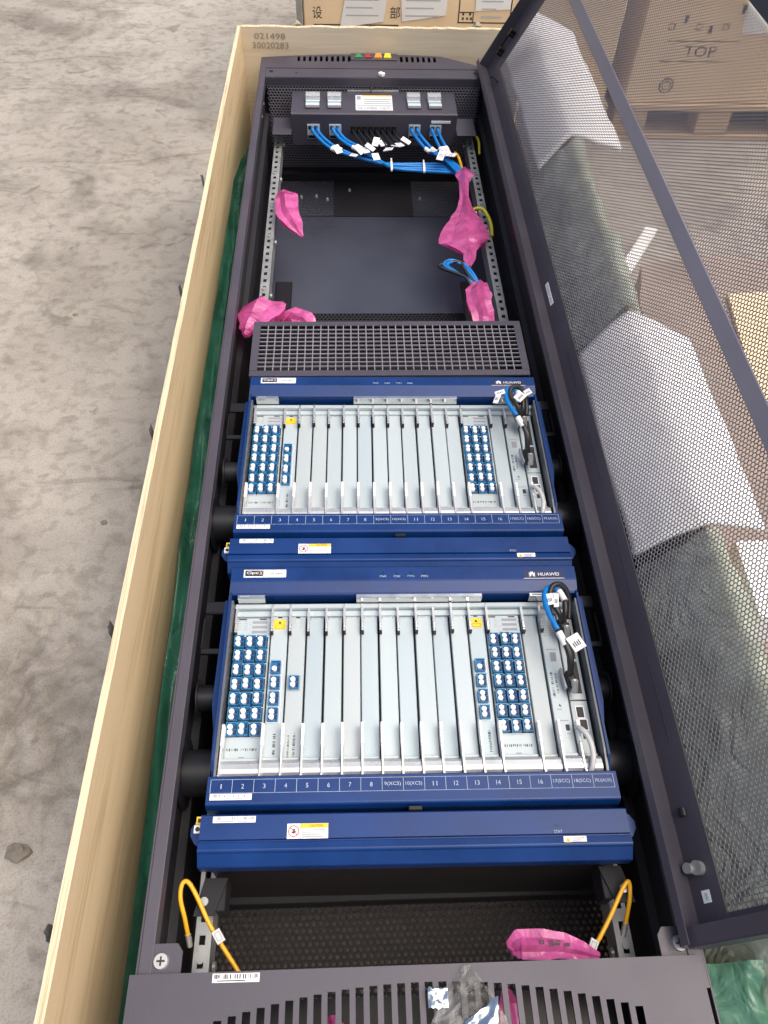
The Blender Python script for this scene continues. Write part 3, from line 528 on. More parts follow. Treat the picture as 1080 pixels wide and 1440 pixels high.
    b.rect(c0+.5,c0+.5005,.0777,.0935,.0003); B(b,'slot_numbers',PRINT,tr)
    def bar_label(x,y,par,seed): q=MB(); q.M=Matrix.Translation((x,y,0)); q.box(-.0255,.0255,-.0037,.0037,0,.0004); q.mt(1).barcode(-.0225,.023,-.0008,.003,.0006,seed=seed); q.rect(-.022,.0,-.0027,-.0018,.0006); q.rect(.004,.016,-.0027,-.0018,.0006); B(q,'barcode_label',[WHITE,GINK],par)
    bar_label(-.2245,.0728,tr,3); bar_label(-.2175,.0463,fan,4)
    q=MB(); q.box(-.1538,-.105,.0232,.0404,0,.0004); q.mt(1).rect(-.1378,-.1052,.0352,.0402,.0006); q.mt(2).text('CAUTION',-.119,.0377,.016,.0028,.0008)
    for yy in (.0325,.0300,.0275,.025): q.rect(-.1365,-.108-.006*rnd.random(),yy,yy+.0006,.0006)
    q.rect(-.1381,-.1377,.0234,.0402,.0006)
    cx,cy=-.146,.0317; N=20
    for (r0,r1,m_) in ((.0056,.0066,3),):
        q.mt(m_).add([(cx+r*math.cos(2*math.pi*k/N),cy+r*math.sin(2*math.pi*k/N),.0007) for r in (r0,r1) for k in range(N)],[(k,(k+1)%N,N+(k+1)%N,N+k) for k in range(N)])
    q.add([(cx-.0042,cy+.0036,.0008),(cx-.0036,cy+.0042,.0008),(cx+.0042,cy-.0036,.0008),(cx+.0036,cy-.0042,.0008)],[(0,3,2,1)])
    q.mt(2).ext([(cx-.003,cy-.002),(cx+.0005,cy-.0028),(cx+.003,cy-.0005),(cx+.001,cy+.001),(cx+.0025,cy+.003),(cx-.0005,cy+.0025),(cx-.001,cy)],.0005,.00075,'z'); B(q,'caution_label',[WHITE,YELL,INK,REDINK],fan)
    q=MB(); q.M=Matrix.Translation((.189,.0158,.0018))@Matrix.Rotation(R(10),4,'X'); q.box(-.014,.0135,-.0043,.0043,0,.0005); q.mt(1).add([(-.0123,-.003,.0007),(-.0055,-.003,.0007),(-.0089,.0033,.0007)],[(0,1,2)]); q.mt(2).rect(-.0093,-.0085,-.0015,.0012,.0008); 
    for yy in (.0016,-.0006,-.0026): q.rect(-.003,.0115-.004*(yy<0),yy,yy+.0008,.0007)
    B(q,'warning_label',[WHITE,YELL,INK],fan)
    q=MB(); q.text('STAT',.1705,.0262,.010,.0032,.0003); q.mt(1).box(.167,.173,.0325,.0335,-.0003,.0003); B(q,'indicator_print',[PRINT,BLACK],fan)
    # boards
    cols=[(1,2,'M'),(3,1,'A'),(4,1,'B' if not upper else 'F')]+[(k,1,'F') for k in range(5,14)]+[(14,1,'A' if not upper else 'F'),(15,2,'M'),(17,1,'F'),(18,1,'S'),(19,1,'P')]
    pm2=shared('p2',lambda:port_mesh(True)); pm1=shared('p1',lambda:port_mesh(False)); lt=shared('lt',lever_top); ll=shared('ll',lever_low)
    for c,n,ty in cols:
        x0=X0+(c-1)*BW+.0009; x1=X0+(c-1+n)*BW-.0016; z=-.030+rnd.uniform(-.002,.002)
        def B2(b,name,m,par): return b.build(name,m,par,(0,0,-.005))
        b=MB(); tw=rnd.uniform(-.0005,.0005)
        if ty=='P':
            b.box(x0,x1,.205,.337,z-.02,z,.0008).box(x0,x1,.126,.2035,z-.02,z,.0008)
        else: b.box(x0+tw,x1+tw,.126,.337,z-.02,z,.0009)
        b.mt(1).ext([(.1010,z-.005),(.1010,z+.0085),(.1030,z+.0125),(.1065,z+.0148),(.112,z+.0155),(.1185,z+.0148),(.1225,z+.0118),(.1245,z+.0075),(.1245,z-.005)],x0,x1+.0004); b.mt(0).box(x0+.001,x1-.001,.1246,.1285,z+.0001,z+.007,.0008)
        bd=B2(b,'circuit_board' if ty!='F' else 'filler_board',[rnd.choice((ALU,ALU,ALUB,ALUC)),LIP],S)
        link('lever',lt,bd,(x0+.0012,.353,z+.005)); 
        link('lever',ll,bd,(x0+.0002,.1003,z+.005))
        xc=(x0+x1)/2; z+=.0002
        q=MB()
        if ty=='F':
            q.mt(1)
            for xx in (x0+.0035,x1-.0045): q.rect(xx,xx+.002,.333,.3355,z)
            q.rect(x0+.008,x1-.008,.3345,.3352,z)
        if ty=='M':
            for k in range(4): q.mt(1).rect(xc-.001,xc+.0205,.3275-k*.0078,.3318-k*.0078,z); q.mt(2).rect(xc-.006,xc-.0025,.3265-k*.0078,.3269-k*.0078,z).rect(xc+.021,xc+.0245,.3265-k*.0078,.3269-k*.0078,z)
            for k in range(5): q.mt(2).rect(xc-.023,xc-.017,.331-k*.0032,.3316-k*.0032,z).rect(xc-.0125,xc-.0085,.331-k*.0032,.3316-k*.0032,z)
            q.mt(3).rect(xc-.021,xc-.0095,.3335,.3355,z).rect(xc+.009,xc+.019,.3335,.3355,z)
            q.mt(3).barcode(x0+.004,x1-.006,.1405,.144,z,seed=c)
            q.mt(2).rect(xc-.004,xc+.003,.1312,.1328,z)
            q.mt(3).rect(x0+.0015,x1-.0015,.1575,.3075,z)
            for r_ in range(8): q.mt(0).rect(x0+.0016,x1-.0016,.3062-r_*.0214 if r_<7 else .1577,.3073-r_*.0214 if r_<7 else .1585,z+.0002)
        if ty in 'AB':
            q.mt(2); 
            for k in range(3 if ty=='A' else 5):
                for xx in (x0+.004,x1-.009): q.rect(xx,xx+.0045,.3325-k*.0035,.3331-k*.0035,z)
            q.mt(3).rect(xc-.003,xc+.003,.3345,.3365,z)
            xs=x0+.012; q.barcode(xs,xs+.0035,.131 if ty=='B' else .134,.163,z,True,seed=c+2)
            if ty=='B': q.barcode(xs-.007,xs-.0045,.129,.16,z,True,seed=c+9)
            if ty=='A':
                q0=q; q=MB(); q.mt(0).box(xc-.0085,xc+.0085,.3165,.332,z,z+.0003); q.mt(1).frame(xc-.0065,xc+.0065,.318,.3235,.0005,z+.0004).add([(xc-.0025,.3255,z+.0004),(xc+.0025,.3255,z+.0004),(xc,.330,z+.0004)],[(0,1,2)]); B2(q,'warning_sticker',[YELL,INK],bd); q=q0
        if ty=='S':
            q.mt(2)
            for k in range(9): q.rect(xc-.008,xc-.002,.334-k*.004,.3349-k*.004,z).rect(xc+.001,xc+.0075,.334-k*.004,.3349-k*.004,z)
            q.rect(xc-.008,xc+.007,.2795,.2808,z); q.mt(1).rect(xc-.0035,xc+.005,.2615,.2755,z); q.mt(3).barcode(xc-.008,xc-.0045,.208,.245,z,True,seed=4).barcode(xc-.002,xc+.0008,.214,.244,z,True,seed=6)
            q.mt(3).add([(xc-.003,.196,z),(xc+.001,.1935,z),(xc-.001,.1985,z)],[(0,1,2)]); q.mt(2).rect(xc-.006,xc+.001,.190,.1912,z).rect(xc-.006,xc+.007,.174,.1752,z).rect(xc+.002,xc+.007,.156,.1572,z)
            q.mt(3).box(xc+.002,xc+.007,.161,.169,z-.0004,z+.0012,.0005)
        if ty=='P':
            q.mt(3)
            for yy in (.266,.214): q.rect(xc-.005,xc+.0075,yy,yy+.058 if yy>.24 else yy+.048,z)
            q.box(xc-.005,xc+.004,.180,.194,z-.0004,z+.0006); q.box(xc-.003,xc+.006,.163,.177,z-.0004,z+.0006).box(xc-.002,xc+.007,.150,.158,z-.0004,z+.0006)
            q.mt(0).frame(xc-.0065,xc+.0055,.178,.196,.0012,z+.0006).frame(xc-.0045,xc+.0075,.161,.1775,.0012,z+.0009); q.mt(2).barcode(xc+.0085,xc+.0098,.155,.195,z,True,seed=8)
        if q.f: B2(q,'printed_marks' if ty!='F' else 'latch_slots',[CAPW,GINK,GINK,INK,YELL],bd)
        pz=z+.005+.0004
        if ty=='M':
            for r_ in range(7):
                for k in range(3): link('port',pm2,bd,(xc-.0163+k*.0157+rnd.uniform(-.0004,.0004),.2965-r_*.0214+rnd.uniform(-.0005,.0005),pz+rnd.uniform(-.001,.0008))).rotation_euler=(rnd.uniform(-.06,.06),rnd.uniform(-.06,.06),rnd.uniform(-.05,.05))
        if ty=='A':
            for r_ in range(4): link('port',pm2 if r_ else pm1,bd,(xc-.0015,.2555-r_*.0228,pz))
            q=MB(); q.frame(xc-.0105,xc+.0075,.1765,.2665,.0006,z+.001); [q.rect(xc-.0105,xc+.0075,.2655-k*.0228-.0218,.2655-k*.0228-.021,z+.001) for k in range(3)]; B2(q,'port_frame',CAPW,bd)
        if ty=='B':
            link('port',pm2,bd,(xc-.0012,.233,pz)); q=MB(); q.mt(0).frame(xc-.0095,xc+.0075,.2225,.2445,.0009,z+.001); B2(q,'port_frame',STEEL,bd)
    # signal cables at the right-hand end
    wh='upper' if upper else 'lower'
    dx=-.006 if upper else 0
    def W(P): return [(.01+x+dx*max(0,(y-.26))*8,y0+y,z_) for x,y,z_ in P]
    A=W([(.224,.228,-.012),(.222,.238,.008),(.219,.254,.019),(.209,.282,.024),(.201,.306,.024),(.199,.330,.022),(.204,.348,.018),(.215,.357,.013),(.225,.350,.012),(.230,.333,.014),(.229,.317,.008),(.226,.307,-.006)])
    def smooth_cable(c,P,o):
        q=MB(); q.tube(P[2:10],.0039,8,6); q.build('blue_insulation',CABB,c,o); q=MB(); q.tube(P[:4],.0042,8,6).tube(P[9:],.0042,8,4); q.build('black_sleeve',CABK,c,o)
        t=(Vector(P[3])-Vector(P[2])).normalized(); pp=Vector(P[2])*.45+Vector(P[3])*.55; MB().cyl(pp-t*.010,pp+t*.010,.0050,n=10).build('white_sleeve',CAPW,c,o); 
        t=(Vector(P[9])-Vector(P[8])).normalized(); pp=Vector(P[8])*.5+Vector(P[9])*.5; MB().cyl(pp-t*.009,pp+t*.009,.0049,n=10).build('white_sleeve',CAPW,c,o)
    c=thing('signal_cable','looped blue cable with black ends on the right of the %s subrack'%wh,'cable',A[0],'looped cables at the right of the subracks'); smooth_cable(c,A,A[0])
    for P in (A[0],A[-1]):
        b=MB(); p=Vector(P); b.M=Matrix.Translation(p)@Matrix.Rotation(.12,4,'Z'); b.box(-.006,.006,-.018,.008,-.010,.006,.002); b.mt(1).cyl((.001,-.020,-.004),(.001,-.011,.012),.0046,n=14).box(-.0095,-.0065,-.014,.016,-.012,-.002,.0006); b.mt(2).cyl((.001,-.0107,.0125),(.001,-.0105,.0128),.002,n=10); b.build('plug',[BLACK,STEEL,CAPW],c,A[0])
    Bp=W([(.226,.306,-.004),(.219,.314,.012),(.211,.328,.016),(.209,.342,.018),(.215,.354,.02),(.226,.358,.018),(.236,.352,.010),(.2405,.338,-.002),(.239,.318,-.014)])
    Cp=W([(.222,.226,-.012),(.2235,.24,.012),(.217,.262,.022),(.206,.29,.022),(.2035,.32,.020),(.2055,.34,.018)])
    c=thing('signal_cable','looped black cable with white tags on the right of the %s subrack'%wh,'cable',Bp[0],'looped cables at the right of the subracks')
    q=MB(); q.tube(Bp,.0041,8,6).tube(Cp,.0036,8,5); q.build('black_insulation',CABK,c,Bp[0])
    for k,(x,y,z_,ry,sx,sy) in enumerate(((.2055,.330,.024,.05,.0055,.009),(.231,.262,.024,.42,.009,.0115),(.214,.327,.026,-.15,.0035,.011)) if not upper else ((.186,.337,.024,.1,.0085,.005),(.219,.325,.026,.7,.0085,.008),(.180,.325,.022,-.4,.0045,.012),(.236,.342,.02,.4,.006,.006))):
        b=MB(); b.M=Matrix.Translation((.01+x,y0+y,z_))@Matrix.Rotation(ry,4,'Z')@Matrix.Rotation(-.3,4,'Y'); b.box(-sx,sx,-sy,sy,-.001,.001,.0004); b.mt(1); [b.rect(-sx*.6+j*sx*.32,-sx*.6+j*sx*.32+sx*.16,-sy*.5,sy*(.1+.1*(j%2)),.0012) for j in range(4)]; b.build('tag_flag',[CAPW,INK],c,Bp[0])
    Dp=W([(.222,.160,-.02),(.224,.152,-.006),(.230,.140,-.002),(.233,.122,-.003),(.231,.106,-.008),(.228,.0985,-.014)])
    c=tag(MB().tube(Dp,.0036,8,6).build('patch_lead',CABW,None,Dp[0],Dp[0]),'short grey lead at the bottom right of the %s subrack'%wh,'cable','grey leads at the right of the subracks')
    return S
subrack(.18,False,'lower blue subrack of white circuit boards, nearest the slotted end of the cabinet')
subrack(.585,True,'upper blue subrack of white circuit boards, next to the grey grid vent')
for y0 in (.18,):
    b=MB(); b
# vent frame with square grid
VO=(.01,.99,-.03); vf=thing('vent_frame','grey metal vent frame with a square grid beyond the upper subrack','vent',VO)
b=MB(); xa,xb,ya,yb=-.2445,.2645,.993,1.142; ia,ib,ja,jb=-.231,.2515,1.007,1.130
b.box(xa,xb,ya,ja,-.004,0,.0008).box(xa,xb,jb,yb,-.004,0,.0008).box(xa,ia,ja,jb,-.004,0).box(ib,xb,ja,jb,-.004,0).box(xa,xa+.002,ya,yb,-.09,-.0041).box(xb-.002,xb,ya,yb,-.09,-.0041).box(xa+.002,xb-.002,yb-.002,yb,-.09,-.0041); b.build('frame',GREY,vf,VO)
b=MB()
for k in range(1,34): x=ia+(ib-ia)*k/34; b.box(x-.0009,x+.0009,ja,jb,-.0035,-.0006)
for k in range(1,11): y=ja+(jb-ja)*k/11; b.box(ia,ib,y-.0008,y+.0008,-.0033,-.0004)
b.build('grid',MESHG,vf,VO)
b=MB(); b.box(xa+.003,xb-.003,ya+.002,yb-.003,-.088,-.075); b.build('tray',INNER,vf,VO)
b=MB(); [b.cyl((x,y,-.05),(x,y,-.046),.0028,n=8) for x,y in ((-.22,1.045),(-.222,1.025),(.232,1.046),(.231,1.028),(.13,1.078))]; b.build('screws',SILVER,vf,VO)
# lower support brackets under the fan tray
for x,nm in ((-.2435,'left'),(.2635,'right')):
    s_=1 if x<0 else -1
    q=MB(); q.ext([(x-.012,.135),(x+.012,.135),(x+.014+s_*.012,.176),(x-.014+s_*.012,.176)],-.06,-.057,'z'); q.box(min(x+s_*.012,x+s_*.024),max(x+s_*.012,x+s_*.024),.140,.176,-.10,-.06,.001); q.mt(1).cyl((x,.15,-.057),(x,.15,-.053),.005,n=12); o=q.build('support_bracket',[INNER,STEEL],cab,KO)
# ---------------------------------------------------------------- yellow earth cables
def cable(name,label,cat,P,r,m_,grp=None,flag=None,lug=True):
    c=thing(name,label,cat,P[0],grp); MB().tube(P,r,8,7).build('insulation',m_,c,P[0])
    if lug:
        b=MB(); t=(Vector(P[1])-Vector(P[0])).normalized(); b.cyl(Vector(P[0])-t*.012,Vector(P[0])+t*.004,.0034,.0036,10); b.build('lug',SILVER,c,P[0])
    if flag:
        x,y,z_,a,tx=flag; b=MB(); b.M=Matrix.Translation((x,y,z_))@Matrix.Rotation(a,4,'Z')@Matrix.Rotation(.3,4,'Y'); b.box(-.005,.005,-.0075,.0075,-.0008,.0008); b.mt(1).frame(-.0032,.0032,-.005,.005,.0008,.001); b.build('tag_flag',[CABW,GINK],c,P[0])
    return c
cable('earth_cable','yellow earth cable arching over the left rail at the slotted end','cable',[(-.262,.116,-.075),(-.265,.133,-.058),(-.270,.152,-.045),(-.269,.167,-.04),(-.262,.169,-.04),(-.251,.154,-.046),(-.235,.126,-.055),(-.219,.104,-.06),(-.199,.078,-.065),(-.19,.062,-.075)],.0027,CABY,'yellow earth cables at the slotted end',(-.2225,.112,-.050,.6,0))
cable('earth_cable','yellow earth cable running from the right rail into the pink bag','cable',[(.262,.112,-.075),(.268,.138,-.055),(.268,.155,-.045),(.259,.148,-.045),(.24,.12,-.052),(.222,.096,-.058),(.208,.08,-.062),(.2,.075,-.066)],.0027,CABY,'yellow earth cables at the slotted end',(.2125,.089,-.05,-.5,0))
cable('earth_cable','short yellow and green earth cable with ring lug on the right rail','cable',[(.241,1.680,-.1),(.252,1.679,-.095),(.265,1.668,-.092),(.275,1.64,-.095),(.279,1.61,-.1),(.279,1.585,-.11)],.0042,CABG)
cable('earth_cable','yellow earth cable above the knotted pink bag on the right rail','cable',[(.226,1.985,-.12),(.23,1.95,-.11),(.236,1.91,-.115),(.242,1.86,-.125)],.004,CABY,lug=False)
cable('earth_cable','yellow cable stub beside the vent frame on the right','cable',[(.226,1.236,-.1),(.24,1.238,-.09),(.252,1.228,-.088),(.262,1.205,-.1)],.004,CABY,lug=False)
cable('earth_cable','green and yellow wire standing behind the far right rail','cable',[(.288,2.03,-.1),(.291,2.0,-.1),(.289,1.96,-.11)],.0035,CABG,lug=False)
for k,(m_,nm,ds) in enumerate(((CABB,'blue','outer'),(CABB,'blue','inner'),(CABK,'black','outer'),)):
    o_=.011*k
    cable('cable_loop','%s loop of %s cable above the lower right pink bag'%(ds,nm) ,'cable',[(.214,1.335,-.07),(.19+o_*.3,1.352-o_,-.058),(.16+o_,1.366-o_*.8,-.05),(.142+o_*(.6 if k<2 else -.5),1.386-o_*.2,-.048),(.158+o_*.8,1.405-o_*(.5 if k<2 else .2),-.05),(.186,1.400-o_*.7,-.055),(.205-o_*.4,1.372-o_*.5,-.06),(.219,1.338,-.07)],.0038,m_,'cable loops',lug=False)
# ---------------------------------------------------------------- pink bags
def bag(label,rings,seed,n=11,amp=.22,org=None):
    """rings: (x,y,z,half_width,half_height); thin film drawn into long straight folds, swept mostly along -y"""
    rr=[]; K=5; g=random.Random(seed)
    for i in range(len(rings)-1):
        for k in range(K):
            t=k/K; t2=.5*t+.5*t*t*(3-2*t); rr.append([a+(b_-a)*(t2 if j>2 else t) for j,(a,b_) in enumerate(zip(rings[i],rings[i+1]))])
    rr.append(list(rings[-1])); V=[];F=[]; pl=[(.80,1.12)[k%2]+g.uniform(-.1,.1) for k in range(n)]; an=[g.uniform(-.22,.22) for _ in range(n)]
    for i,(x,y,z,a,h) in enumerate(rr):
        nx_=rr[min(i+1,len(rr)-1)]; pv=rr[max(i-1,0)]; t=Vector((nx_[0]-pv[0],nx_[1]-pv[1],0)); t=t.normalized() if t.length>1e-6 else Vector((0,-1,0)); u=Vector((-t.y,t.x,0)); e=min(a,h)
        for k in range(n):
            th=2*math.pi*k/n+an[k]+.12*nz(i*.15,k*3.1,seed); f=pl[k]*(1+amp*.9*nz(i*.11,k*1.7,seed+9)); w2=.5*nz(i*.4,k*5.3,seed+2)
            V.append(Vector((x,y,z))+u*(a*f*math.cos(th))+Vector((0,0,1))*(h*f*math.sin(th))+t*(e*w2))
    m=len(rr)
    for i in range(m-1):
        for k in range(n):
            q=(i*n+k,i*n+(k+1)%n,(i+1)*n+(k+1)%n,(i+1)*n+k); F.append(q)
    F+=[list(range(n)),[(m-1)*n+k for k in range(n)][::-1]]
    o=rings[0][:3]; b=MB(); b.add(V,F,False)
    ob=b.build('plastic_bag',PINK,None,o,o); tag(ob,label,'plastic bag','pink plastic bags in the cabinet'); return ob
bag('pink plastic bag pointing inward from the far left rail',[(-.238,1.742,-.1,.006,.006),(-.228,1.735,-.095,.014,.012),(-.212,1.69,-.085,.03,.02),(-.206,1.635,-.085,.03,.02),(-.19,1.60,-.09,.02,.013),(-.172,1.568,-.1,.004,.003)],1)
bag('crumpled pink plastic bag over the left rail beside the vent frame',[(-.240,1.292,-.1,.006,.006),(-.236,1.283,-.075,.022,.016),(-.232,1.255,-.055,.036,.026),(-.236,1.225,-.045,.045,.028),(-.25,1.195,-.04,.036,.02),(-.264,1.172,-.045,.016,.012),(-.270,1.16,-.05,.005,.005)],2)
bag('low pink plastic bag peeking over the left corner of the vent frame',[(-.205,1.225,-.09,.012,.01),(-.18,1.236,-.075,.026,.02),(-.155,1.225,-.075,.026,.02),(-.135,1.205,-.08,.01,.008)],3)
bag('knotted pink plastic bag hanging from the right rail on the blue cables',[(.236,1.858,-.1,.008,.008),(.236,1.845,-.095,.015,.014),(.233,1.815,-.09,.021,.018),(.229,1.785,-.095,.012,.011),(.226,1.735,-.1,.011,.010),(.224,1.69,-.1,.017,.014),(.22,1.63,-.1,.034,.02),(.213,1.57,-.1,.052,.024),(.214,1.545,-.1,.055,.02),(.216,1.525,-.1,.03,.014),(.217,1.5,-.1,.014,.01),(.213,1.475,-.1,.013,.008),(.211,1.452,-.1,.004,.004)],4,amp=.28)
bag('pink plastic bag under the blue cable loops on the right rail',[(.22,1.342,-.07,.006,.006),(.217,1.33,-.06,.016,.014),(.206,1.29,-.055,.026,.02),(.205,1.262,-.055,.024,.018),(.212,1.235,-.06,.022,.014),(.214,1.21,-.07,.02,.01)],5)
bb=bag('shiny pink plastic bag lying by the slotted end',[(.115,.088,-.05,.008,.008),(.124,.0925,-.045,.0155,.014),(.15,.0915,-.043,.016,.016),(.175,.0895,-.045,.014,.014),(.2,.084,-.05,.009,.009),(.219,.0795,-.055,.004,.003)],6,amp=.12)
q=MB(); q.M=Matrix.Translation((.163,.0905,-.0265))@Matrix.Rotation(R(-4),4,'Z'); q.frame(-.006,-.001,-.003,.003,.0015,0).rect(.000,.006,-.002,.0005,0).rect(.001,.007,.0015,.003,0).frame(-.017,-.012,-.002,.003,.0014,0).rect(.0115,.017,-.003,.001,0); o=q.build('printed_marks',INK,bb,(0,0,0)); o.parent=None; o.parent=bb; o.location=Vector((0,0,0))-Vector(bb.location)
bag('dark pink plastic bag seen through the left slots of the bottom fascia',[(-.092,.03,-.045,.006,.006),(-.09,.02,-.04,.012,.012),(-.088,-.03,-.04,.014,.014),(-.086,-.07,-.05,.008,.008)],8)
bag('dark pink plastic bag seen through the right slots of the bottom fascia',[(.104,.048,-.045,.006,.006),(.105,.035,-.04,.012,.012),(.108,-.03,-.04,.016,.014),(.11,-.07,-.05,.008,.008)],9)
# ---------------------------------------------------------------- plastic films
def film(name,label,m_,fn,nu,nv,cat='plastic sheet',group=None):
    b=MB(); b.grid(fn,nu,nv,True); o=Vector(fn(.5,.5)); ob=b.build(name,m_,None,o,o); return tag(ob,label,cat,group)
def left_green(u,v):
    y=-.25+2.42*v; k=nz(u*3,y*3.1,1)*.5+nz(u*7,y*7,4)*.3; k2=abs(nz(u*2.2+y*1.5,y*4,8))
    za=-.115+.04*nz(y*.9,5.5)-.10*max(0,v-.86)/.14-.10*max(0,.5-v)/.5; zb=-.025+.012*nz(y*1.7,2.2)-.10*max(0,v-.9)/.1-.12*max(0,.5-v)/.5
    x=-.3545+.0525*u; z=za+(zb-za)*u-.05*math.sin(math.pi*u)+.02*k-.02*k2
    return (min(-.3015,x+.004*k*u*(1-u)),y,z)
film('plastic_sheet','dark green plastic sheet tucked between the left crate wall and cabinet',GREEN,left_green,18,220)
def drape(ya,yb,seed,flip=1):
    def fn(u,v):
        y=ya+(yb-ya)*v; k=nz(u*5,y*9,seed)*.5+nz(u*11,y*22,seed+3)*.3+ .4*abs(nz(u*3,y*30,seed+5))
        if u<.55: t=u/.55; x=.335+.116*t; z=-.12+.200*t**.75
        else: t=(u-.55)/.45; x=.451+.06*t+.03*t*(1-t); z=.080-.20*t**1.7
        return (x+.012*k*(1 if u>.5 else .4),y+.014*k,z+.03*k)
    return fn
film('plastic_sheet','pale green plastic film over the right crate wall, seen through the near mesh',GREENP,drape(-.12,.59,3),26,70)
film('plastic_sheet','pale green plastic film over the right crate wall, between the white foam sheets',GREENP,drape(1.09,1.68,8),26,60)
def near_green(u,v):
    k=abs(nz(u*2.3+v*1.2,v*1.9,7)); k2=abs(nz(u*5+v*4,v*3,2)); k3=nz(u*9,v*8,3)
    x=.318+.17*u+.03*(1-v)*(u-.6); y=-.16+.225*v-.02*u*(1-v); z=-.045+.062*u*(1-.3*u)+.055*(1-k*2.2)*.6*u**.5+.02*k2+.004*k3
    return (x-.03*(1-v)*(1-u),y,z)
film('plastic_sheet','crumpled shiny green plastic sheet at the near right corner by the door',GREENN,near_green,60,60)
# clear bag with foil on the near fascia
def clear(u,v):
    y=-.02+.088*v; wdt=.052*(1-v**1.6*.93); x=.052+(u-.5)*2*wdt+.004*v; k=nz(u*4,v*5,3)+.5*nz(u*9,v*11,5)
    return (x+.002*k,y+.003*k,.009+.018*math.sin(math.pi*min(1,max(0,u)))*(1-.75*v)*(.7+.6*k)+.0045*abs(nz(u*12,v*12)))
film('plastic_bag','crumpled clear plastic bag lying on the slotted fascia',CLEAR,clear,36,36,'plastic bag')
def foil(u,v):
    k=nz(u*4,v*4,9); k2=nz(u*9,v*9,2); x=.045+.036*u+.006*(v-.5); y=-.01+.048*v*(.55+.45*u)+.003*k
    return (x,y,.020+.006*nz(u*2.2,v*2.2,9)+.0025*abs(nz(u*4,v*4,2))+.006*u)
film('foil_wrapper','crinkled silver foil wrapper inside the clear bag',FOIL,foil,22,22,'foil')
def foil2(u,v):
    k=nz(u*5,v*5,19); x=.012+.021*u; y=.03+.018*v+.003*k; return (x,y,.013+.003*nz(u*2,v*2,19)+.0015*abs(nz(u*4,v*4,12)))
film('foil_wrapper','small torn strip of silver foil left of the clear bag',FOIL,foil2,14,14,'foil')
# ---------------------------------------------------------------- white foam sheets draped over the right crate wall
def foam(label,L,Rg,T,seed):
    def fn(u,v):
        P,Q,t=(L,Rg,u*2) if u<.5 else (Rg,T,u*2-1); f=[a+(b_-a)*t for a,b_ in zip(P,Q)]
        x,z,y0,y1=f; y=y0+(y1-y0)*v; sag=.006*math.sin(math.pi*t); k=nz(x*9,y*7,seed); k2=abs(nz(x*14+y*6,y*10,seed+4))
        return (x+.003*k,y+.006*nz(x*12,seed),z+sag*.6+.006*k-.006*k2-.004*(1-abs(2*u-1))**8)
    b=MB(); b.grid(fn,28,40,True); o=(Rg[0],(Rg[2]+Rg[3])/2,Rg[1]); ob=b.build('foam_sheet',FOAM,None,o,o); s_=ob.modifiers.new('s','SOLIDIFY'); s_.thickness=.008; s_.offset=0
    return tag(ob,label,'foam sheet','white foam sheets folded over the crate wall')
foam('large white foam sheet folded over the crate wall, behind the middle of the mesh door',(.352,.018,.585,1.02),(.446,.080,.600,1.08),(.553,.042,.612,1.034),1)
foam('white foam sheet folded over the crate wall, behind the far end of the mesh door',(.375,.018,1.65,2.235),(.450,.082,1.70,2.385),(.575,.042,1.70,2.34),2)
# ---------------------------------------------------------------- things behind the door and the crate
def carton(label,x0,x1,y0,y1,z0,z1,marks,m_=CARD):
    o=((x0+x1)/2,(y0+y1)/2,z0); c=thing('cardboard_carton',label,'carton',o,'cartons behind the crate')
    b=MB(); b.box(x0,x1,y0,y1,z0,z1,.004); b.build('box',m_,c,o)
    b=MB(); b.box(x0+.003,x1-.003,(y0+y1)/2-.03,(y0+y1)/2+.03,z1,z1+.0006); b.build('tape',mat('tape',(.45,.33,.18),.3),c,o)
    b=MB(); b.M=Matrix.Translation((0,y0-.0006,0))@Matrix.Rotation(R(90),4,'X'); marks(b); b.build('printed_marks',INK,c,o); return c,o
PB=2.71
def mk1(b):
    b.text('设',-.156,-.052,.030,.034,0).text('部',.092,-.05,.032,.034,0).text('工',-.155,.0,.028,.03,0)
    b.frame(-.168,.104,-.20,-.085,.0035,0); b.frame(.295,.465,-.078,.06,.0035,0); b.frame(.295,.345,-.078,-.045,.003,.0002)
    for x,y in ((.308,-.055),(.330,-.055),(.308,-.068),(.322,-.068),(.334,-.068)): b.rect(x,x+.006,y,y+.007,.0003)
def mk2(b):
    b.text('TOP',1.12,-.155,.11,.035,0).rect(1.0,1.24,-.125,-.122,0).rect(.99,1.235,-.188,-.185,0)
    for k in range(7):
        x=.99+.045*k; b.rect(x,x+.012,-.10+.03*(k%3),-.075+.03*(k%3),0) if k%2 else b.frame(x,x+.02,-.09+.03*(k%2),-.07+.03*(k%2),.003,0)
    cx,cy=1.04,-.265; N=16
    for r0,r1 in ((.012,.016),(.021,.026)): b.add([(cx+r*math.cos(2*math.pi*k/N),cy+r*math.sin(2*math.pi*k/N),0) for r in (r0,r1) for k in range(N)],[(k,(k+1)%N,N+(k+1)%N,N+k) for k in range(N)])
c,o=carton('tan cardboard carton with black Chinese print and papers behind the crate',-.20,.835,PB,3.5,-.324,.28,mk1)
for nm,P in (('document_pouch',[(-.085,-.095),(.055,-.075),(.065,-.01),(-.06,.02)]),('paper_sheet',[(.115,-.075),(.255,-.055),(.26,.07),(.105,.06)]),('paper_sheet',[(.348,-.042),(.46,-.036),(.46,.05),(.348,.05)])):
    b=MB(); b.M=Matrix.Translation((0,PB-.0012-(.001 if nm=='document_pouch' else 0),0))@Matrix.Rotation(R(90),4,'X'); b.ext(P,0,.0012,'z'); b.mt(1)
    x0=min(p[0] for p in P)+.02; x1=max(p[0] for p in P)-.025
    for k in range(4): b.rect(x0,x1-.02*(k%2),-.06+.022*k,-.056+.022*k,.0015)
    b.build(nm,[PAPER,BLUEINK],c,o)
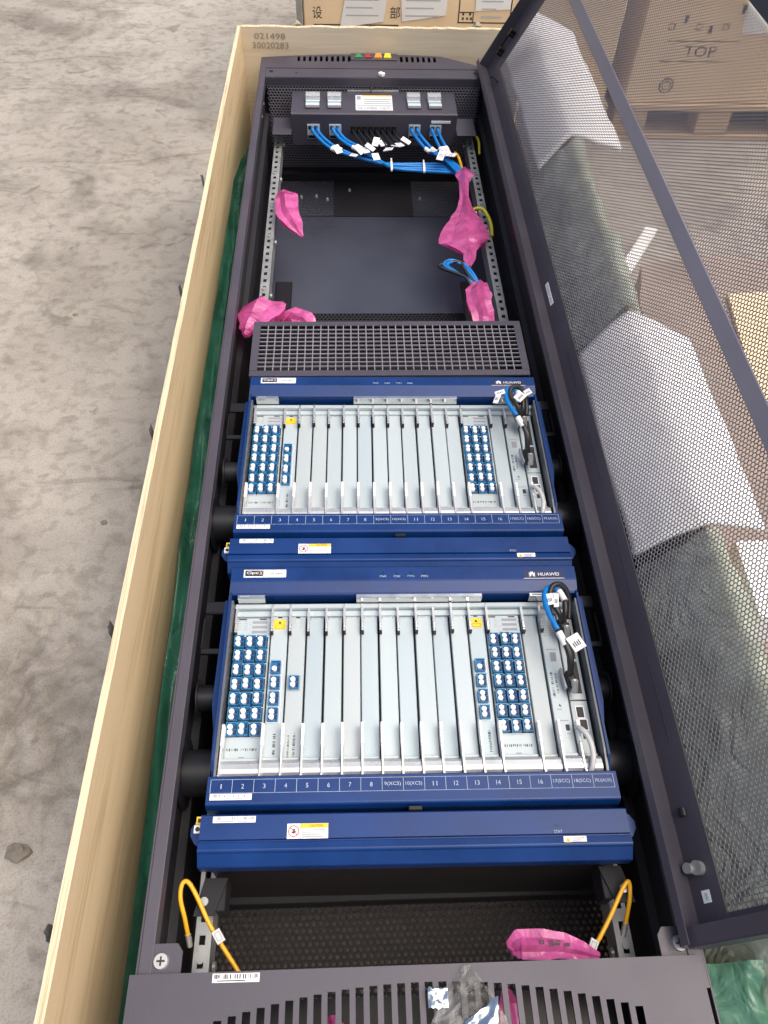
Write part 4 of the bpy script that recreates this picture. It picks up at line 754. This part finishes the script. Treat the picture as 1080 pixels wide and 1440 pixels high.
b=MB(); b.box(-.222,-.202,PB-.01,PB+.05,-.324,.28,.002); b.build('corner_guard',STEEL,c,o)
c,o=carton('tan cardboard carton printed TOP on a pallet behind the mesh door',.905,1.9,PB,3.5,-.324,.28,mk2)
b=MB(); b.M=Matrix.Translation((0,PB-.001,0))@Matrix.Rotation(R(90),4,'X'); b.ext([(1.24,-.10),(1.38,-.095),(1.38,.03),(1.22,.03)],0,.0012,'z'); b.build('paper_sheet',PAPER,c,o)
for px,(x0,x1) in enumerate(((-.22,.85),(.88,1.92))):
    o=(x0,PB,G); p=thing('pallet','wooden pallet under the %s'%('carton with Chinese print' if px==0 else 'carton printed TOP'),'pallet',o,'pallets under the cartons')
    for k in range(5): MB().box(x0,x1,PB-.015+k*.17,PB+.1+k*.17,G+.104,G+.1255,.002).build('top_board',PALW,p,o)
    for k in range(3):
        MB().box(x0,x1,PB-.012+k*.36,PB+.088+k*.36,G+.001,G+.018,.002).build('bottom_board',PALW,p,o)
        for j in range(4):
            xx=x0+.002+j*(x1-x0-.124)/3; MB().box(xx,xx+.12,PB-.01+k*.36,PB+.085+k*.36,G+.0185,G+.1035,.003).build('block',PALW,p,o)
def flatcard(name,label,poly,z0,z1,m_,cat):
    b=MB(); o=(poly[0][0],poly[0][1],z0); b.ext(poly,z0,z1,'z'); return tag(b.build(name,m_,None,o,o),label,cat)
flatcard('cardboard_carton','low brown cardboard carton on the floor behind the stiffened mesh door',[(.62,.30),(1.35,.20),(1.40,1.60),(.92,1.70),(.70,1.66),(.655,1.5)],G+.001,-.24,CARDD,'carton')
flatcard('cardboard_sheet','flat tan cardboard sheet lying on the brown carton',[(.80,.15),(1.45,.10),(1.5,1.58),(.88,1.52),(.84,1.2)],-.238,-.228,CARD,'cardboard')
flatcard('foam_block','white foam block with yellow tape outside the crate wall',[(.535,.50),(.66,.50),(.68,.635),(.54,.635)],-.10,-.02,FOAM,'foam block')
b=MB(); b.box(.585,.63,.555,.59,-.0198,-.0185); b.build('yellow_tape',YELL,bpy.data.objects['foam_block'],(0,0,0),-bpy.data.objects['foam_block'].location)
b=MB(); b.M=Matrix.Translation((.72,1.835,G+.012))@Matrix.Rotation(R(-32),4,'Z'); b.box(-.018,.018,-.33,.33,-.011,.011,.002); o=(.72,1.835,G); tag(b.build('wooden_batten',FOAM,None,o,o),'long pale batten lying on the floor beside the brown carton','batten')
b=MB(); b.M=Matrix.Translation((1.38,2.22,G+.012))@Matrix.Rotation(R(-42),4,'Z'); b.box(-.018,.018,-.12,.12,-.011,.011,.002); o=(1.38,2.22,G); tag(b.build('wooden_batten',FOAM,None,o,o),'short pale batten on the floor in front of the carton printed TOP','batten')
# small debris on the concrete
def clod(label,x,y,r,seed):
    b=MB(); V=[];F=[]; n,m=12,7
    for j in range(m+1):
        ph=math.pi*j/m
        for i in range(n):
            th=2*math.pi*i/n; dd=Vector((math.cos(th)*math.sin(ph),math.sin(th)*math.sin(ph),math.cos(ph))); f=1+.35*noise.noise(dd*2.2+Vector((seed,0,0)))+.18*noise.noise(dd*6+Vector((seed,3,0)))
            V.append((x+dd.x*r*f*1.25,y+dd.y*r*f,G+max(-.001,dd.z*r*f*.6+r*.25)))
    for j in range(m): F+=[(j*n+i,(j+1)*n+i,(j+1)*n+(i+1)%n,j*n+(i+1)%n) for i in range(n)]
    b.add(V,F); o=(x,y,G); return tag(b.build('stone',STONE,None,o,o),label,'stone')
clod('rough grey clod on the concrete at the near left',-.636,.305,.016,1)
clod('small dark pebble on the concrete beside the crate tab',-.62,1.0,.006,2)
clod('tiny pebble on the concrete at the far left of the crate',-.83,1.72,.006,3)
